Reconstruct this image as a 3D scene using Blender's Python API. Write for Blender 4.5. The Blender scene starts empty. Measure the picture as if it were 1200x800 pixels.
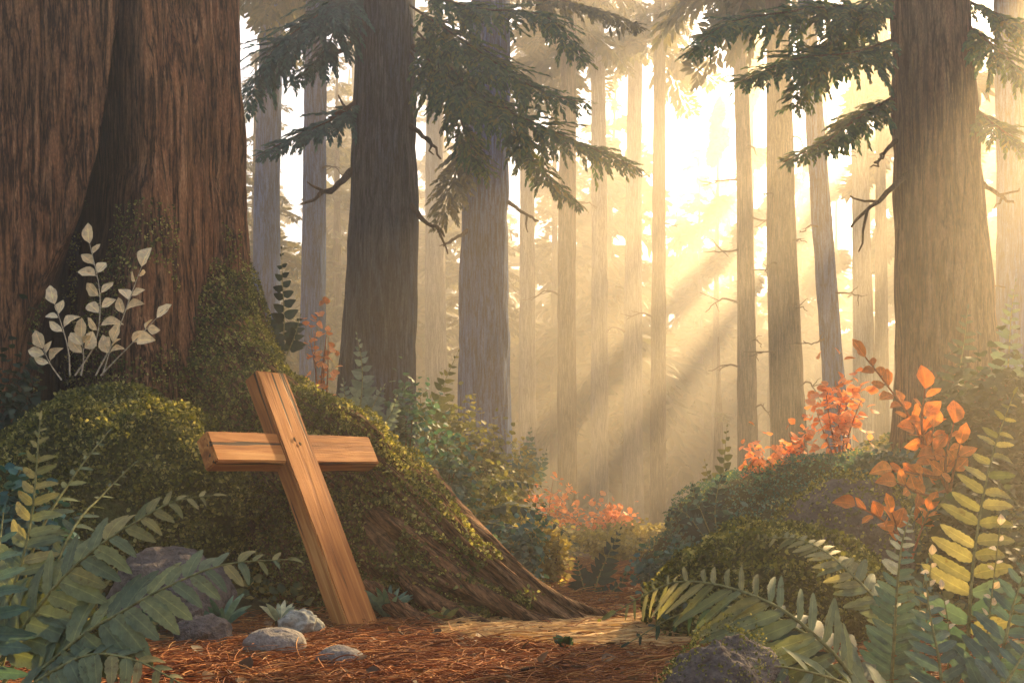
import bpy, math
import numpy as np

# ------------------------------------------------------------------ basics
FPX, CAMH = 1153.0, 0.5
col = bpy.context.scene.collection
RNG = np.random.default_rng(7)
A = lambda *a: np.array(a, float)


def at(px, py, Y):
    """the point a distance Y ahead of the camera that stands at this place of the view"""
    return A((px - 600) / FPX * Y, Y, CAMH - (py - 590) / FPX * Y)


def nrm(v):
    v = np.asarray(v, float)
    return v / np.maximum(np.linalg.norm(v, axis=-1, keepdims=True), 1e-9)


def _h(x, y, z, s):
    n = (x * 374761393 + y * 668265263 + z * 1442695041 + s * 974634777) & 0xffffffff
    n = ((n ^ (n >> 13)) * 1274126177) & 0xffffffff
    n = n ^ (n >> 16)
    return (n & 0xffff) / 65535.0


def vnoise(p, s=0):
    p = np.asarray(p, float)
    i = np.floor(p).astype(np.int64)
    f = p - i
    f = f * f * (3 - 2 * f)
    r = 0
    for dx in (0, 1):
        for dy in (0, 1):
            for dz in (0, 1):
                w = ((f[..., 0] if dx else 1 - f[..., 0]) * (f[..., 1] if dy else 1 - f[..., 1])
                     * (f[..., 2] if dz else 1 - f[..., 2]))
                r = r + w * _h(i[..., 0] + dx, i[..., 1] + dy, i[..., 2] + dz, s)
    return r


def fbm(p, o=4, s=0):
    p = np.asarray(p, float)
    r, a, t = 0, 1.0, 0
    for k in range(o):
        r = r + a * vnoise(p * (2.03 ** k), s + k)
        t += a
        a *= .5
    return r / t


def spline(pts, n):
    """Catmull-Rom through pts, n samples evenly along its length"""
    P = np.array(pts, float)
    P = np.vstack([2 * P[0] - P[1], P, 2 * P[-1] - P[-2]])
    out = []
    for i in range(1, len(P) - 2):
        t = np.linspace(0, 1, 16, endpoint=False)[:, None]
        a, b, c, d = P[i - 1], P[i], P[i + 1], P[i + 2]
        out.append(.5 * (2 * b + (c - a) * t + (2 * a - 5 * b + 4 * c - d) * t ** 2 + (3 * b - a - 3 * c + d) * t ** 3))
    out = np.vstack(out + [P[-2][None]])
    L = np.r_[0, np.cumsum(np.linalg.norm(np.diff(out, axis=0), axis=1))]
    u = np.linspace(0, L[-1], n)
    return np.stack([np.interp(u, L, out[:, k]) for k in range(out.shape[1])], 1)


class MB:
    """gathers shapes into one mesh"""

    def __init__(s):
        s.v, s.f, s.n, s.a = [], [], 0, []

    def add(s, V, F, mi=0):
        V = np.asarray(V, float).reshape(-1, 3)
        F = np.asarray(F, np.int64)
        s.v.append(V)
        s.f.append((F + s.n, mi))
        s.n += len(V)

    def inst(s, T, R, L, mi=0):
        N = len(L)
        if N == 0:
            return
        if isinstance(T, list):
            w = np.arange(N) * 7919 % 104729 % len(T)
            for k, t in enumerate(T):
                s.inst(t, R[w == k], L[w == k], mi)
            return
        TV, TF = T[:2]
        if len(T) > 2:
            s.a.append((s.n, np.tile(T[2], (N, 1))))
        V = np.einsum('nij,kj->nki', R, TV) + L[:, None, :]
        F = TF[None] + (np.arange(N) * len(TV))[:, None, None]
        s.add(V.reshape(-1, 3), F.reshape(-1, TF.shape[1]), mi)

    def tube(s, P, r, sides=6, mi=0, rough=0, cap=True, seed=0):
        P = np.asarray(P, float)
        n = len(P)
        r = np.broadcast_to(np.asarray(r, float), (n,)) if np.ndim(r) == 0 or len(np.atleast_1d(r)) == n else np.interp(np.linspace(0, 1, n), np.linspace(0, 1, len(r)), r)
        T = nrm(np.gradient(P, axis=0))
        ref = A(0, 0, 1) if abs(T[0][2]) < .9 else A(1, 0, 0)
        U = nrm(np.cross(T, ref))
        W = np.cross(T, U)
        th = np.linspace(0, 2 * np.pi, sides, endpoint=False)
        rr = r[:, None] * np.ones(sides)
        if rough:
            rr = rr * (1 + rough * (fbm(np.stack(np.broadcast_arrays(np.cos(th)[None] * 1.7, np.sin(th)[None] * 1.7, np.linspace(0, n * .35, n)[:, None]), -1), 3, seed) - .5) * 2)
        V = P[:, None] + rr[..., None] * (np.cos(th)[None, :, None] * U[:, None] + np.sin(th)[None, :, None] * W[:, None])
        s.add(V, grid_faces(n, sides, True), mi)
        if cap:
            b = s.n
            s.add(np.vstack([P[-1] + T[-1] * r[-1] * .6, V[-1]]), [[0, 1 + j, 1 + (j + 1) % sides] for j in range(sides)], mi)

    def build(s, name, mats, parent=None, origin=(0, 0, 0), smooth=True):
        V = np.vstack(s.v) - np.asarray(origin, float)
        me = bpy.data.meshes.new(name)
        me.vertices.add(len(V))
        me.vertices.foreach_set('co', V.astype(np.float32).ravel())
        lv = np.concatenate([f.ravel() for f, _ in s.f])
        tot = np.concatenate([np.full(len(f), f.shape[1]) for f, _ in s.f])
        mi = np.concatenate([np.full(len(f), m) for f, m in s.f])
        me.loops.add(len(lv))
        me.loops.foreach_set('vertex_index', lv.astype(np.int32))
        me.polygons.add(len(tot))
        me.polygons.foreach_set('loop_start', np.r_[0, np.cumsum(tot)[:-1]].astype(np.int32))
        me.polygons.foreach_set('material_index', mi.astype(np.int32))
        me.polygons.foreach_set('use_smooth', np.full(len(tot), smooth))
        me.update(calc_edges=True)
        if s.a:
            uv = np.ones((len(V), 3), np.float32)
            for i, a in s.a:
                uv[i:i + len(a)] = a
            at_ = me.attributes.new('leaf', 'FLOAT_VECTOR', 'POINT')
            at_.data.foreach_set('vector', uv.ravel())
        me.validate()
        for m in (mats if isinstance(mats, (list, tuple)) else [mats]):
            me.materials.append(m)
        o = bpy.data.objects.new(name, me)
        col.objects.link(o)
        if parent is not None:
            o.parent = parent
        else:
            o.location = origin
        return o


def grid_faces(n, m, wrap=False):
    i = np.arange(n - 1)[:, None]
    j = np.arange(m if wrap else m - 1)[None]
    k = (j + 1) % m
    return np.stack([i * m + j, i * m + k, (i + 1) * m + k, (i + 1) * m + j], -1).reshape(-1, 4)


def frames(X, N):
    """rotation matrices whose columns are X, side, normal"""
    X = nrm(X)
    Y = nrm(np.cross(N, X))
    Z = np.cross(X, Y)
    return np.stack([X, Y, Z], -1)


def thing(name, label, cat, loc, group=None, kind=None):
    o = bpy.data.objects.new(name, None)
    o.empty_display_size = .1
    col.objects.link(o)
    o.location = [float(c) for c in loc]
    o['label'] = label
    o['category'] = cat
    if group:
        o['group'] = group
    if kind:
        o['kind'] = kind
    return o


def tag(o, label, cat, group=None, kind=None):
    o['label'] = label
    o['category'] = cat
    if group:
        o['group'] = group
    if kind:
        o['kind'] = kind
    return o


# ------------------------------------------------------------------ materials
def new_mat(name):
    m = bpy.data.materials.new(name)
    m.use_nodes = True
    nt = m.node_tree
    nt.nodes.clear()
    out = nt.nodes.new('ShaderNodeOutputMaterial')
    return m, nt, out


def N(nt, t, **kw):
    n = nt.nodes.new(t)
    for k, v in kw.items():
        if k in n.inputs:
            n.inputs[k].default_value = v
        else:
            setattr(n, k, v)
    return n


def ramp(nt, fac, cols, pos=None):
    r = nt.nodes.new('ShaderNodeValToRGB')
    e = r.color_ramp.elements
    pos = pos or list(np.linspace(0, 1, len(cols)))
    while len(e) < len(cols):
        e.new(.5)
    for i, (c, p) in enumerate(zip(cols, pos)):
        e[i].position = p
        e[i].color = (*c, 1)
    nt.links.new(fac, r.inputs[0])
    return r.outputs[0]


def noise(nt, vec, scale, detail=4, rough=.55, dist=0):
    n = N(nt, 'ShaderNodeTexNoise', Scale=scale, Detail=detail, Roughness=rough, Distortion=dist)
    if vec is not None:
        nt.links.new(vec, n.inputs['Vector'])
    return n.outputs[0]


def mapping(nt, scale, rot=(0, 0, 0)):
    tc = nt.nodes.new('ShaderNodeTexCoord')
    mp = N(nt, 'ShaderNodeMapping')
    mp.inputs['Scale'].default_value = scale
    mp.inputs['Rotation'].default_value = rot
    nt.links.new(tc.outputs['Object'], mp.inputs[0])
    return mp.outputs[0]


def mixc(nt, fac, a, b, mode='MIX'):
    m = nt.nodes.new('ShaderNodeMix')
    m.data_type = 'RGBA'
    m.blend_type = mode
    for s, v in ((0, fac), (6, a), (7, b)):
        if hasattr(v, 'links') or isinstance(v, bpy.types.NodeSocket):
            nt.links.new(v, m.inputs[s])
        else:
            m.inputs[s].default_value = v if s == 0 else (*v, 1)
    return m.outputs[2]


def leaf_mat(name, cols, trans=.35, rough=.65, pos=None, patch=.5, tcol=None, veins=False):
    """leaves: a tone of its own for every leaf, mottled, thin enough to glow when lit from behind"""
    m, nt, out = new_mat(name)
    g = nt.nodes.new('ShaderNodeNewGeometry')
    tc = nt.nodes.new('ShaderNodeTexCoord')
    n = noise(nt, tc.outputs['Object'], 7.0, 3)
    n2 = noise(nt, tc.outputs['Object'], 45.0, 3)
    a = N(nt, 'ShaderNodeMath', operation='MULTIPLY_ADD')
    nt.links.new(n, a.inputs[0])
    a.inputs[1].default_value = patch * 1.6
    a.inputs[2].default_value = -.5 * patch * 1.6
    b = N(nt, 'ShaderNodeMath', operation='ADD')
    nt.links.new(g.outputs['Random Per Island'], b.inputs[0])
    nt.links.new(a.outputs[0], b.inputs[1])
    b.use_clamp = True
    c = ramp(nt, b.outputs[0], cols, pos)
    sp = ramp(nt, n2, [(.78, .78, .78), (1.1, 1.1, 1.08)], [.35, .62])
    c = mixc(nt, 1.0, c, sp, 'MULTIPLY')
    if veins:
        la = N(nt, 'ShaderNodeAttribute', attribute_name='leaf')
        sx = nt.nodes.new('ShaderNodeSeparateXYZ')
        nt.links.new(la.outputs['Vector'], sx.inputs[0])
        rib = ramp(nt, sx.outputs[1], [(.55, .55, .55), (0, 0, 0)], [.03, .10])
        f = N(nt, 'ShaderNodeMath', operation='MULTIPLY_ADD')
        nt.links.new(sx.outputs[1], f.inputs[0])
        f.inputs[1].default_value = -.22
        nt.links.new(sx.outputs[0], f.inputs[2])
        f2 = N(nt, 'ShaderNodeMath', operation='MULTIPLY')
        nt.links.new(f.outputs[0], f2.inputs[0])
        f2.inputs[1].default_value = 9.0
        f3 = N(nt, 'ShaderNodeMath', operation='FRACT')
        nt.links.new(f2.outputs[0], f3.inputs[0])
        side = ramp(nt, f3.outputs[0], [(.28, .28, .28), (0, 0, 0), (0, 0, 0), (.28, .28, .28)], [0, .12, .88, 1])
        c = mixc(nt, side, c, mixc(nt, 1.0, c, (1.5, 1.5, 1.3), 'MULTIPLY'))
        c = mixc(nt, rib, c, mixc(nt, 1.0, c, (1.8, 1.7, 1.4), 'MULTIPLY'))
        spot = ramp(nt, noise(nt, tc.outputs['Object'], 38.0, 4, .7), [(0, 0, 0), (.7, .7, .7)], [.60, .68])
        c = mixc(nt, spot, c, mixc(nt, 1.0, c, (.62, .42, .3), 'MULTIPLY'))
    p = N(nt, 'ShaderNodeBsdfPrincipled', Roughness=rough)
    p.inputs['Specular IOR Level'].default_value = .3
    nt.links.new(c, p.inputs['Base Color'])
    t = nt.nodes.new('ShaderNodeBsdfTranslucent')
    tc2 = mixc(nt, 1.0, c, tcol or (1.6, 1.5, .8), 'MULTIPLY')
    nt.links.new(tc2, t.inputs[0])
    mx = nt.nodes.new('ShaderNodeMixShader')
    mx.inputs[0].default_value = trans
    nt.links.new(p.outputs[0], mx.inputs[1])
    nt.links.new(t.outputs[0], mx.inputs[2])
    nt.links.new(mx.outputs[0], out.inputs[0])
    return m


def bark_mat(name, cols, grain=1.0, patch=None, bump=.8, fleck=None, char=False, along=None):
    """bark: dark fissures between long vertical plates, streaked, with lichen patches"""
    m, nt, out = new_mat(name)

    def mapping(nt, sc, rot=(0, 0, 0)):
        if along is None:
            return globals()['mapping'](nt, sc, rot)
        import mathutils
        tc = nt.nodes.new('ShaderNodeTexCoord')
        mp = N(nt, 'ShaderNodeMapping', vector_type='TEXTURE')
        mp.inputs['Scale'].default_value = [1 / k for k in sc]
        mp.inputs['Rotation'].default_value = mathutils.Vector(along).to_track_quat('Z', 'Y').to_euler()
        nt.links.new(tc.outputs['Object'], mp.inputs[0])
        return mp.outputs[0]

    def ridged(v, detail, dist):
        n = noise(nt, v, 1.0, detail, .6, dist)
        a = N(nt, 'ShaderNodeMath', operation='SUBTRACT')
        nt.links.new(n, a.inputs[0])
        a.inputs[1].default_value = .5
        b = N(nt, 'ShaderNodeMath', operation='ABSOLUTE')
        nt.links.new(a.outputs[0], b.inputs[0])
        return b.outputs[0]
    r1 = ridged(mapping(nt, (19 * grain, 19 * grain, 1.5 * grain)), 5, .25)
    r2 = ridged(mapping(nt, (55 * grain, 55 * grain, 4.5 * grain), (0, 0, .6)), 4, .4)
    h = N(nt, 'ShaderNodeMath', operation='MULTIPLY_ADD')
    nt.links.new(r2, h.inputs[0])
    h.inputs[1].default_value = .55
    nt.links.new(r1, h.inputs[2])
    n3 = noise(nt, mapping(nt, (34 * grain, 34 * grain, 2.2 * grain)), 1.0, 6, .7)
    c = ramp(nt, n3, cols[1:], [.33, .5, .68][:len(cols) - 1])
    if patch:
        n2 = noise(nt, mapping(nt, (2.2, 2.2, .6)), 1.0, 6, .7)
        c = mixc(nt, ramp(nt, n2, [(0, 0, 0), (.75, .75, .75)], [.46, .62]), c, patch)
    crack = ramp(nt, h.outputs[0], [(1, 1, 1), (.55, .55, .55), (0, 0, 0)], [.025, .07, .15])
    c = mixc(nt, crack, c, cols[0])
    c = mixc(nt, 1.0, c, ramp(nt, noise(nt, mapping(nt, (130, 130, 40)), 1.0, 2, .6), [(.68, .68, .68), (1.3, 1.3, 1.3)], [.35, .65]), 'MULTIPLY')
    if char:
        a = N(nt, 'ShaderNodeAttribute', attribute_name='char')
        c = mixc(nt, a.outputs['Fac'], c, (.006, .005, .005))
    p = N(nt, 'ShaderNodeBsdfPrincipled', Roughness=.92)
    p.inputs['Specular IOR Level'].default_value = .12
    nt.links.new(c, p.inputs['Base Color'])
    b = N(nt, 'ShaderNodeBump', Strength=bump, Distance=.06)
    nt.links.new(h.outputs[0], b.inputs['Height'])
    nt.links.new(b.outputs[0], p.inputs['Normal'])
    nt.links.new(p.outputs[0], out.inputs[0])
    return m


def rough_mat(name, cols, scale=8, bump=.4, dist=.02, pos=None, fine=60, up=None, rough=.9):
    """stone, earth and moss beds; up = colour gathered on upward faces"""
    m, nt, out = new_mat(name)
    tc = nt.nodes.new('ShaderNodeTexCoord')
    n1 = noise(nt, tc.outputs['Object'], scale, 6, .65)
    n2 = noise(nt, tc.outputs['Object'], fine, 3, .6)
    c = ramp(nt, n1, cols, pos)
    c = mixc(nt, 1.0, c, ramp(nt, n2, [(.55, .55, .55), (1.25, 1.25, 1.25)], [.3, .7]), 'MULTIPLY')
    if up:
        g = nt.nodes.new('ShaderNodeNewGeometry')
        sx = nt.nodes.new('ShaderNodeSeparateXYZ')
        nt.links.new(g.outputs['Normal'], sx.inputs[0])
        ad = N(nt, 'ShaderNodeMath', operation='MULTIPLY_ADD')
        nt.links.new(n1, ad.inputs[0])
        ad.inputs[1].default_value = .9
        nt.links.new(sx.outputs[2], ad.inputs[2])
        f = ramp(nt, ad.outputs[0], [(0, 0, 0), (1, 1, 1)], [.8, 1.0])
        c = mixc(nt, f, c, up)
    p = N(nt, 'ShaderNodeBsdfPrincipled', Roughness=rough)
    p.inputs['Specular IOR Level'].default_value = .2
    nt.links.new(c, p.inputs['Base Color'])
    b = N(nt, 'ShaderNodeBump', Strength=bump, Distance=dist)
    s = N(nt, 'ShaderNodeMath', operation='ADD')
    nt.links.new(n1, s.inputs[0])
    nt.links.new(n2, s.inputs[1])
    nt.links.new(s.outputs[0], b.inputs['Height'])
    nt.links.new(b.outputs[0], p.inputs['Normal'])
    nt.links.new(p.outputs[0], out.inputs[0])
    return m


def wood_mat(name, axis, cols):
    m, nt, out = new_mat(name)
    sc = [34, 34, 34]
    sc[axis] = 2.0
    v = mapping(nt, sc)
    n1 = noise(nt, v, 1.0, 5, .6, .8)
    sc2 = [9, 9, 9]
    sc2[axis] = .7
    n2 = noise(nt, mapping(nt, sc2), 1.0, 3, .5, .4)
    w = N(nt, 'ShaderNodeMath', operation='MULTIPLY_ADD')
    nt.links.new(n2, w.inputs[0])
    w.inputs[1].default_value = .6
    nt.links.new(n1, w.inputs[2])
    c = ramp(nt, w.outputs[0], cols, [.55, .72, .85, 1.0])
    sc3 = [42, 42, 42]
    sc3[axis] = 1.3
    n3 = noise(nt, mapping(nt, sc3, (.02, .03, .02)), 1.0, 2, .5, .2)
    crack = ramp(nt, n3, [(1, 1, 1), (0, 0, 0)], [.345, .385])
    c = mixc(nt, crack, c, (.035, .014, .006))
    p = N(nt, 'ShaderNodeBsdfPrincipled', Roughness=.72)
    p.inputs['Specular IOR Level'].default_value = .3
    nt.links.new(c, p.inputs['Base Color'])
    h = N(nt, 'ShaderNodeMath', operation='SUBTRACT')
    nt.links.new(n1, h.inputs[0])
    nt.links.new(crack, h.inputs[1])
    b = N(nt, 'ShaderNodeBump', Strength=.55, Distance=.006)
    nt.links.new(h.outputs[0], b.inputs['Height'])
    nt.links.new(b.outputs[0], p.inputs['Normal'])
    nt.links.new(p.outputs[0], out.inputs[0])
    return m


M = {}
M['redwood'] = bark_mat('redwood bark', [(.022, .011, .006), (.16, .068, .031), (.27, .122, .058), (.42, .235, .125)], 1.0, (.24, .125, .06), .9, char=True)
M['redwood_root'] = bark_mat('root bark', [(.025, .011, .006), (.14, .06, .026), (.25, .12, .055), (.38, .23, .12)], 1.3, (.16, .10, .05), .8, along=(.66, -.5, -.56))
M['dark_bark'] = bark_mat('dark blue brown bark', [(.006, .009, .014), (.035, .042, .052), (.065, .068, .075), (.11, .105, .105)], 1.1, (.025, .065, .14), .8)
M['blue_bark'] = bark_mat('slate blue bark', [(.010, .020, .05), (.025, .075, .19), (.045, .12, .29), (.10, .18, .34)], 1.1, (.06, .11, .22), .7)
M['brown_bark'] = bark_mat('warm brown bark', [(.05, .032, .02), (.13, .085, .05), (.21, .14, .085), (.3, .21, .13)], 1.1, (.12, .10, .09), .7)
M['fir_bark'] = bark_mat('ruddy grey fir bark', [(.028, .010, .006), (.13, .056, .03), (.20, .10, .056), (.31, .20, .12)], .9, (.17, .11, .065), .9)
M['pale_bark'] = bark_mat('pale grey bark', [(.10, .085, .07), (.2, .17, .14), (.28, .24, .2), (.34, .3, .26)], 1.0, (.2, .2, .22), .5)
M['twig'] = bark_mat('dry twig bark', [(.03, .02, .014), (.08, .05, .03), (.13, .085, .055)], 3.0)
M['needle_green'] = leaf_mat('conifer needles', [(.012, .055, .034), (.028, .10, .055), (.055, .135, .045), (.14, .15, .035)], .3, pos=[.1, .45, .75, 1])
M['needle_teal'] = leaf_mat('teal conifer needles', [(.010, .055, .055), (.02, .095, .095), (.04, .14, .125)], .25)
M['needle_olive'] = leaf_mat('olive conifer needles', [(.03, .045, .02), (.08, .085, .03), (.16, .13, .035)], .4)
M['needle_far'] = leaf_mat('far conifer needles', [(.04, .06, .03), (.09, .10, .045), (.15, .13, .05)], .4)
M['moss'] = leaf_mat('moss leaves', [(.04, .052, .014), (.10, .115, .026), (.20, .20, .045), (.42, .39, .15)], .35, pos=[0, .4, .8, 1], patch=1.0)
M['moss_teal'] = leaf_mat('teal moss leaves', [(.035, .115, .105), (.06, .18, .165), (.12, .22, .15), (.34, .36, .14)], .35, pos=[0, .5, .8, 1], patch=1.0)
M['moss_bed'] = rough_mat('moss bed', [(.02, .024, .008), (.06, .068, .018), (.11, .115, .03)], 14, .7, .03)
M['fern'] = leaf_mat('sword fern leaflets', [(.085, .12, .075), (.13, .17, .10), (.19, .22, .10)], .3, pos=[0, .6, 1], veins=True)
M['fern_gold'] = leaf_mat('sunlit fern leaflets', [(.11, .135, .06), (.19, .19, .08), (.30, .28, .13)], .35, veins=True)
M['fern_teal'] = leaf_mat('blue green fern leaflets', [(.04, .095, .085), (.065, .135, .115), (.11, .18, .14)], .3, veins=True)
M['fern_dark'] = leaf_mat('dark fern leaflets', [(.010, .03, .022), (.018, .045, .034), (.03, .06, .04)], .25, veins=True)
M['fern_pale'] = leaf_mat('silvery fern leaflets', [(.16, .2, .15), (.3, .33, .25), (.5, .5, .38)], .3, veins=True)
M['stalk'] = rough_mat('fern stalk', [(.10, .12, .04), (.2, .2, .08), (.28, .26, .11)], 30, .2)
M['orange'] = leaf_mat('orange autumn leaves', [(.44, .125, .028), (.60, .195, .042), (.75, .29, .07)], .4, patch=.4, tcol=(1.3, 1.1, .8), veins=True)
M['coral'] = leaf_mat('coral leaves', [(.42, .16, .07), (.60, .25, .12), (.72, .36, .18)], .35, patch=.5, tcol=(1.1, 1.0, .8), veins=True)
M['orange_stem'] = rough_mat('orange stem', [(.25, .07, .03), (.38, .12, .05)], 30, .2)
M['cream'] = leaf_mat('cream leaves', [(.66, .50, .28), (.80, .64, .39), (.88, .75, .50)], .3, patch=.3, tcol=(1.1, 1.05, .9), veins=True)
M['cream_stem'] = rough_mat('cream stem', [(.42, .36, .25), (.6, .52, .38)], 30, .2)
M['shrub_teal'] = leaf_mat('teal shrub leaves', [(.025, .09, .085), (.05, .145, .135), (.11, .20, .15)], .3)
M['shrub_olive'] = leaf_mat('olive shrub leaves', [(.06, .08, .025), (.13, .15, .045), (.26, .24, .08)], .35)
M['shrub_gold'] = leaf_mat('golden shrub leaves', [(.16, .14, .035), (.30, .25, .07), (.48, .40, .16)], .4)
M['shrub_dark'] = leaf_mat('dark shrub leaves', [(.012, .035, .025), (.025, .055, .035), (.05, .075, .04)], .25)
M['cover'] = leaf_mat('ground cover leaves', [(.03, .075, .055), (.08, .12, .05), (.2, .19, .06), (.34, .29, .10)], .35, patch=1.2)
M['stone'] = rough_mat('grey stone', [(.11, .10, .095), (.2, .185, .165), (.30, .27, .22)], 9, .5, .015, up=None, fine=90)
M['stone_violet'] = rough_mat('violet grey rock', [(.05, .043, .04), (.125, .108, .098), (.22, .19, .165)], 7, .8, .03, fine=50)
M['stone_moss'] = rough_mat('rock with a mossy top', [(.05, .042, .04), (.11, .09, .085), (.19, .16, .14)], 7, .7, .03, fine=50, up=(.11, .105, .03))
M['lichen'] = rough_mat('lichen grey', [(.17, .18, .16), (.27, .28, .24), (.36, .36, .3)], 20, .6, .01)
M['litter'] = leaf_mat('fallen needles', [(.11, .032, .010), (.29, .095, .026), (.45, .18, .05), (.60, .33, .12)], .15, pos=[0, .45, .85, 1], patch=.7, rough=.7)
M['straw'] = leaf_mat('sun patch straw', [(.30, .16, .05), (.48, .29, .10), (.62, .42, .18)], .2, patch=.6)  # pale colour stands in for a patch of sunlight on the path
M['debris'] = leaf_mat('leaf and twig scraps', [(.035, .022, .012), (.10, .055, .025), (.22, .12, .045)], .1)
M['post_wood'] = wood_mat('cross post timber', 2, [(.15, .046, .010), (.30, .102, .021), (.41, .16, .037), (.53, .26, .08)])
M['beam_wood'] = wood_mat('cross beam timber', 0, [(.15, .046, .010), (.30, .102, .021), (.41, .16, .037), (.53, .26, .08)])
M['knot'] = rough_mat('dark knot wood', [(.02, .01, .006), (.05, .022, .012)], 80, .3)

# ------------------------------------------------------------------ leaf shapes


def leaf_T(n=5, p=.8, fold=.15, curl=.2, saw=0.0, wid=.5, teeth=6, wob=0.0, seed=0, bend=0.0, veins=False, blunt=.8):
    """leaf of length 1 along x, folded along its midrib, its edge toothed by saw and uneven by wob"""
    x = np.linspace(0, 1, n)
    w = wid * np.sin(np.pi * np.clip(x, 0, 1) ** p) ** blunt
    w[0] = wid * .06
    w[-1] = 0.004
    if saw:
        w = w * (1 - saw * ((x * teeth) % 1.0))
    V, U = [], []
    for k in (-1, 0, 1):
        e = 1 + wob * 2 * (fbm(np.stack([x * 5, 0 * x + k * 3.1, 0 * x + seed], 1), 2, seed) - .5)
        up = wob * 1.2 * (fbm(np.stack([x * 4, 0 * x + k * 2.3 + 9, 0 * x + seed], 1), 2, seed + 5) - .5) * abs(k) * w
        V.append(np.stack([x, k * w * e + bend * x ** 2, fold * abs(k) * w + up - curl * x ** 2 * .5], 1))
        U.append(np.stack([x, 0 * x + abs(k), 0 * x + .5], 1))
    V = np.stack(V, 1).reshape(-1, 3)
    if veins:
        return V, grid_faces(n, 3), np.stack(U, 1).reshape(-1, 3)
    return V, grid_faces(n, 3)


LEAF = leaf_T(5, .8, .25, .25)
LEAFW = leaf_T(6, .85, .2, .3, wid=.32)
BLADE = leaf_T(4, .8, .2, .15, wid=.17)
MOSSL = leaf_T(4, .9, .5, -.3, wid=.38)
PINNA = [leaf_T(21, .68, .16 + .08 * k, .1 + .16 * k, .22, .165, 8, .18, k, -.05 - .04 * k, True, .52) for k in range(4)]
PINNA_S = [leaf_T(8, .6, .22, .2 + .1 * k, 0, .22, 6, .2, k + 10, .06 * (k - 1), True) for k in range(3)]
OVAL = [leaf_T(11, .95, .15 + .12 * k, -.15 + .22 * k, 0, .27 + .02 * k, 6, .32, k + 20, .07 * (k - 2), True) for k in range(5)]

# ------------------------------------------------------------------ terrain
_ys = [0, 2, 4, 5.8, 9.6, 14, 30, 80]


def hmap(x, y, detail=True):
    x, y = np.broadcast_arrays(np.asarray(x, float), np.asarray(y, float))
    pc = np.interp(y, _ys, [-.3, -.1, .15, .5, 1.15, 1.75, 3.2, 8])
    hw = np.interp(y, _ys, [2.2, 1.6, 1.0, .5, .5, 1.1, 5, 30])
    HL = np.interp(y, [0, 3, 4.4, 6, 9, 12, 16, 25, 60], [0, 0, .1, .75, 1.0, .95, .5, .3, .6])
    HR = np.interp(y, [0, 3, 4, 6, 8, 12, 16, 25, 60], [.1, .15, .3, .75, .95, .75, .4, .3, .6])
    sm = lambda t: np.clip(t, 0, 1) ** 2 * (3 - 2 * np.clip(t, 0, 1))
    z = HL * sm((pc - hw - x) / 1.7) + HR * sm((x - pc - hw) / 1.7)
    z = z + .25 * sm((np.abs(x - pc) - 3) / 6) * sm((y - 4) / 6)
    if detail:
        q = np.stack([x, y, 0 * x], -1)
        z = z + .10 * (fbm(q * 1.1, 3, 5) - .5) * sm((np.abs(x - pc) - hw * .6) / .8) + .03 * (fbm(q * 4, 3, 9) - .5)
    return z


def path_mask(x, y):
    pc = np.interp(y, _ys, [-.3, -.1, .15, .5, 1.15, 1.75, 3.2, 8])
    hw = np.interp(y, _ys, [2.2, 1.7, 1.15, .6, .55, .7, 1.2, 2])
    d = (np.abs(x - pc) - hw) / .5 + (fbm(np.stack([x * 2, y * 2, 0 * x], -1), 3, 3) - .5) * 1.6
    return np.clip(.5 - d, 0, 1) * np.clip((13 - y) / 5, 0, 1)


def ground():
    def axis(lo, hi, step, far):
        core = np.arange(lo, hi, step)
        k = step * 1.13 ** np.arange(1, 60)
        up = hi + np.cumsum(k)
        dn = lo - np.cumsum(k)
        return np.r_[dn[dn > -far][::-1], core, up[up < far]]
    xs = axis(-3, 3.6, .035, 260)
    ys = axis(1.5, 9, .04, 260)
    ys = ys[ys > -120]
    X, Y = np.meshgrid(xs, ys)
    Z = hmap(X, Y)
    mb = MB()
    mb.add(np.stack([X, Y, Z], -1), grid_faces(len(ys), len(xs))[:, ::-1])
    m, nt, out = new_mat('forest floor')
    tc = nt.nodes.new('ShaderNodeTexCoord')
    at_ = N(nt, 'ShaderNodeAttribute', attribute_name='litter')
    n1 = noise(nt, tc.outputs['Object'], 6, 6, .65)
    n2 = noise(nt, tc.outputs['Object'], 55, 4, .7)
    soil = ramp(nt, n1, [(.06, .02, .008), (.18, .062, .02), (.31, .12, .038)], [.3, .5, .72])
    green = ramp(nt, n1, [(.02, .03, .012), (.06, .065, .022), (.13, .12, .035)], [.3, .5, .75])
    c = mixc(nt, at_.outputs['Fac'], green, soil)
    c = mixc(nt, 1.0, c, ramp(nt, n2, [(.5, .5, .5), (1.3, 1.3, 1.3)], [.3, .7]), 'MULTIPLY')
    p = N(nt, 'ShaderNodeBsdfPrincipled', Roughness=.95)
    nt.links.new(c, p.inputs['Base Color'])
    b = N(nt, 'ShaderNodeBump', Strength=.7, Distance=.02)
    nt.links.new(n2, b.inputs['Height'])
    nt.links.new(b.outputs[0], p.inputs['Normal'])
    nt.links.new(p.outputs[0], out.inputs[0])
    o = mb.build('ground', m)
    at2 = o.data.attributes.new('litter', 'FLOAT', 'POINT')
    at2.data.foreach_set('value', path_mask(X, Y).ravel().astype(np.float32))
    tag(o, 'brown needle covered forest floor rising into green banks', 'ground', kind='structure')


ground()


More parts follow.
